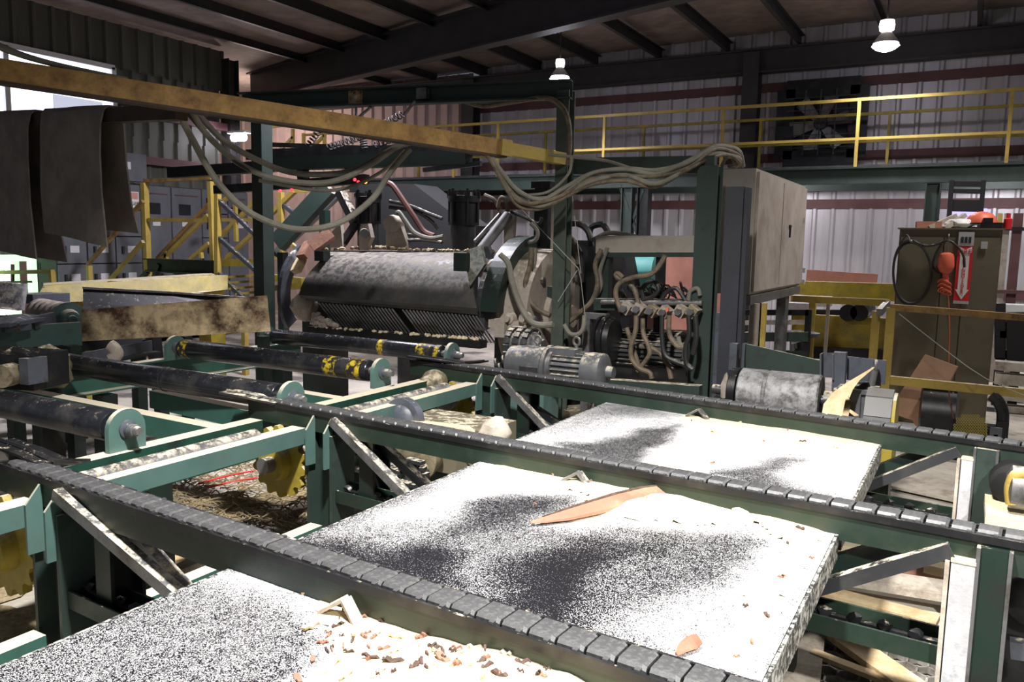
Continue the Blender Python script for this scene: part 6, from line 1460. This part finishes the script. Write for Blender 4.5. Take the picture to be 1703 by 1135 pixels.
def plank(a, b, w, th, label, mat='wood', z=.07, grp=None, nm='plank'):
    p, q = gz(*a, z), gz(*b, z); mb = MB(); mb.bar(p, q, w, th); return single(nm, mb, mat, label, 'board', grp)
plank((1365, 1035), (1540, 1160), .13, .03, 'pale plank lying diagonally over the hexagonal mesh', 'wood', .11)
plank((1350, 1085), (1480, 1135), .05, .02, 'narrow pale batten on the hexagonal mesh, left of the diagonal plank', 'wood', .1)
plank((1320, 1030), (1290, 1180), .3, .03, 'wide pale board beside the right edge of the middle table', 'greywood', .09)
plank((1385, 890), (1580, 935), .42, .05, 'wide sawdust-covered board under the middle rail at the right', 'sawdust', .12)
plank((1385, 925), (1580, 955), .07, .05, 'reddish timber edge below the sawdust-covered board', 'woodred', .1)
plank((1395, 955), (1580, 985), .22, .04, 'grey board behind the hexagonal mesh', 'greywood', .1)
plank((1370, 985), (1560, 1035), .12, .03, 'pale board lying along the back edge of the hexagonal mesh', 'wood', .12)
plank((1500, 800), (1640, 830), .5, .02, 'grey board on the floor behind the far rail at the right', 'greywood', .03)
# motor at the right edge
R1 = root('side_motor', 'dark motor with a yellow coupling guard at the right edge', 'motor', gz(1690, 845, .15))
c = pY(1690, 800, 4.6); mb = MB(); mb.lathe(c + V((-.02, .2, 0)), c - V((0, 1, 0)), [(0, .07), (.03, .1), (.3, .1), (.33, .06)], 22); part('body', mb, 'blackmat', R1)
mb = MB(); c2 = pY(1698, 812, 4.35); mb.lathe(c2 - V((.06, 0, 0)), c2 + V((1, 0, 0)), [(0, .06), (.02, .1), (.1, .1), (.12, .07), (.2, .06)], 20); part('coupling', mb, 'steel', R1)
mb = MB(); mb.tube([pY(1684, 838, 4.3), pY(1682, 812, 4.3), pY(1690, 792, 4.3), pY(1706, 788, 4.3)], .03, 10); part('guard_loop', mb, 'yellow', R1)
mb = MB(); p = pY(1700, 848, 4.4); mb.box((p.x + .1, 4.45, p.z - .03), (.5, .4, .05)); part('base_plate', mb, 'sawdust', R1)
mb = MB(); mb.box((p.x + .1, 4.5, (p.z - .06) / 2), (.4, .3, p.z - .06)); part('pedestal', mb, 'green_dark', R1)
R1 = root('dark_gearcase', 'black gear case behind the right-hand post at the right edge', 'gearbox', gz(1690, 1060, .1))
c = pY(1692, 990, 3.3); mb = MB(); mb.box((c.x + .05, 3.45, c.z), (.22, .3, .3)); mb.lathe(V((c.x + .05, 3.3, c.z)), V((c.x + .05, 3.2, c.z)), [(0, .1), (.05, .09), (.06, .05)], 20); part('case', mb, 'black', R1)
mb = MB(); mb.bar((c.x + .05, 3.45, 0), (c.x + .05, 3.45, c.z - .15), .15, .2); part('pedestal', mb, 'black', R1)
mb = MB(); mb.bar(pY(1680, 1078, 3.15), pY(1740, 1086, 3.15), .05, .06); part('shaft', mb, 'bluegrey', R1)
# drive gear below the middle rail
R1 = root('chain_drive', 'greasy roller chain looping round a sprocket below the middle rail', 'chain drive', gz(640, 830, .1))
mb = MB(); path = [pY(578, 742, 3.9), pY(600, 760, 3.9), pY(640, 775, 3.85), pY(665, 785, 3.8), pY(680, 765, 3.8), pY(700, 770, 3.75), pY(707, 790, 3.75), pY(700, 810, 3.75), pY(680, 806, 3.75), pY(640, 795, 3.8), pY(575, 775, 3.9)]
for i in range(len(path) - 1):
    n = max(2, int((path[i + 1] - path[i]).length / .035))
    for k in range(n):
        q = path[i] + (path[i + 1] - path[i]) * (k / n); mb.box(q, (.03, .05, .022), rnd.uniform(-.2, .2))
part('roller_chain', mb, 'darksteel', R1)
c = pY(692, 788, 3.85); mb = MB(); mb.lathe(c + V((0, .03, 0)), c - V((0, 1, 0)), [(0, .08), (.06, .08), (.065, .03), (.1, .03)], 18); part('sprocket', mb, 'darksteel', R1)
R1 = root('drive_motor', 'motor and gearbox topped with white sawdust below the middle rail', 'motor', gz(740, 800, .1))
c = pY(720, 745, 4.1); mb = MB(); mb.box((c.x + .0, 4.3, c.z + .0), (.75, .4, .3)); part('cover', mb, 'olive', R1)
mb = MB(); a, b = pY(678, 700, 4.2), pY(785, 712, 4.2); mb.plate([pY(690, 697, 4.35), pY(772, 703, 4.35), pY(790, 716, 4.0), pY(672, 700, 4.0)], (0, 0, -.03)); part('sawdust_top', mb, 'sawdust', R1)
mb = MB(); q = pY(664, 700, 4.05); mb.lathe(q + V((0, .1, 0)), q - V((0, 1, 0)), [(0, .1), (.02, .14), (.08, .14), (.085, .1), (.1, .09), (.12, .04)], 26); part('pulley', mb, 'bluegrey', R1)
mb = MB(); q = pY(695, 760, 3.95); mb.lathe(q + V((0, .1, 0)), q - V((0, 1, 0)), [(0, .12), (.1, .15), (.12, .15), (.14, .12)], 26); part('disc', mb, 'valve', R1)
mb = MB(); q = pY(824, 718, 4.1); mb.rock(q, (.2, .18, .18), 5, 0, 2); part('sawdust_covered_cap', mb, 'greywood', R1)
mb = MB(); q = pY(790, 762, 3.95); mb.lathe(q + V((0, .1, 0)), q - V((0, 1, 0)), [(0, .06), (.1, .075), (.12, .04), (.15, .03)], 20); part('bearing', mb, 'valve', R1)
mb = MB(); mb.box((c.x, 4.3, (c.z - .15) / 2), (.6, .35, c.z - .15)); part('pedestal', mb, 'green_dark', R1)
R1 = root('pillow_block', 'dusty bearing on the shaft under the farthest rail', 'bearing', pY(735, 665, 4.9) - UP * .1)
c = pY(716, 638, 5.0); mb = MB(); mb.lathe(c + V((0, .12, 0)), c - V((0, 1, 0)), [(0, .08), (.05, .1), (.1, .1), (.12, .07), (.2, .06), (.22, .04)], 22); part('housing', mb, 'valve', R1)
mb = MB(); q = pY(737, 662, 4.85); mb.lathe(q + V((0, .1, 0)), q - V((0, 1, 0)), [(0, .07), (.05, .1), (.1, .1), (.12, .05)], 20); part('pulley', mb, 'motor', R1)
mb = MB(); mb.bar((c.x, 5.0, 0), (c.x, 5.0, c.z - .08), .12, .12); part('stand', mb, 'black', R1)
R1 = root('red_tape', 'bit of bright red tape on the floor below the middle rail', 'tape', gz(590, 800, .05))
mb = MB(); mb.plate([gz(580, 802, .12), gz(588, 796, .12), gz(612, 793, .14), gz(612, 797, .14), gz(590, 800, .12), gz(582, 806, .12)], (0, 0, .006)); part('strip', mb, 'ribbon', R1)
mb = MB(); mb.box(gz(600, 805, .05), (.3, .2, .1), .3); part('torn_pack', mb, 'greywood', R1)
for k, (pa, pb) in enumerate((((330, 805), (425, 783)), ((345, 812), (428, 795)))):
    mb = MB(); mb.tube([gz(*pa, .06), gz((pa[0] + pb[0]) / 2, (pa[1] + pb[1]) / 2 - 2, .07), gz(*pb, .06)], .007, 6); single('red_line', mb, 'ribbon', ('red tape strip on the shredded bark, the upper of two' if k == 0 else 'red tape strip on the shredded bark, the lower of two'), 'tape')
# shredded bark covering the floor under the rollers
mb = MB(); rs = random.Random(21)
quad = [gz(215, 860), gz(470, 740), gz(440, 930), gz(250, 800)]
for k in range(1800):
    px, py = rs.uniform(215, 560), rs.uniform(735, 935)
    if py < 1010 - px * .85 + 0 or py > 1000: continue
    p = gz(px, py, 0); L_ = rs.uniform(.05, .22); a = rs.uniform(0, 2 * PI); hz = .02 + .07 * max(0, noise.noise(V((p.x * 3, p.y * 3, 0))) + .4) * rs.random()
    d = V((math.cos(a), math.sin(a), rs.uniform(-.15, .15))); s = V((-d.y, d.x, 0)) * rs.uniform(-.04, .04)
    mb.tube([p + UP * hz - d * L_ / 2, p + UP * (hz + .02) + s, p + UP * hz + d * L_ / 2], rs.uniform(.002, .006), 4, 3)
single('shredded_bark', mb, 'straw', 'tangle of shredded bark on the floor under the green channel', 'bark litter', None, 'stuff')
mb = MB()
for k in range(70):
    p = V((rs.uniform(-4.6, -2.5), rs.uniform(2.0, 4.6), 0)); mb.rock(p + UP * .01, (rs.uniform(.1, .4), rs.uniform(.06, .25), rs.uniform(.02, .05)), k, rs.uniform(0, 3), 2)
single('bark_mulch', mb, 'straw', 'low heaps of mulched bark on the floor below the rollers', 'bark litter', None, 'stuff')
for a, b, w, lab, mt in (((195, 945), (330, 925), .1, 'pale split board lying on the black grating', 'wood'), ((290, 950), (350, 925), .09, 'pinkish split board on the black grating, beside the brace', 'greywood'), ((300, 965), (360, 953), .05, 'short pale offcut on the black grating', 'wood'), ((185, 925), (340, 905), .07, 'dark weathered lath at the back of the black grating', 'greywood'), ((300, 1000), (420, 945), .12, 'grey board edge beside the near table', 'greywood'), ((170, 905), (240, 885), .07, 'pale bark sliver left of the braces', 'wood')):
    plank(a, b, w, .025, lab, mt, .1, None, 'offcut')
# small timbers beyond the rails, seen below the gear motor
for a, b, w, lab, mt in (((935, 690), (1020, 682), .25, 'olive steel plate on the floor left of the far table', 'olive'), ((800, 688), (860, 690), .12, 'dusty shaft end under the farthest rail', 'greywood')):
    plank(a, b, w, .1, lab, mt, .35 if mt == 'olive' else .45, None, 'plate' if mt == 'olive' else 'shaft')
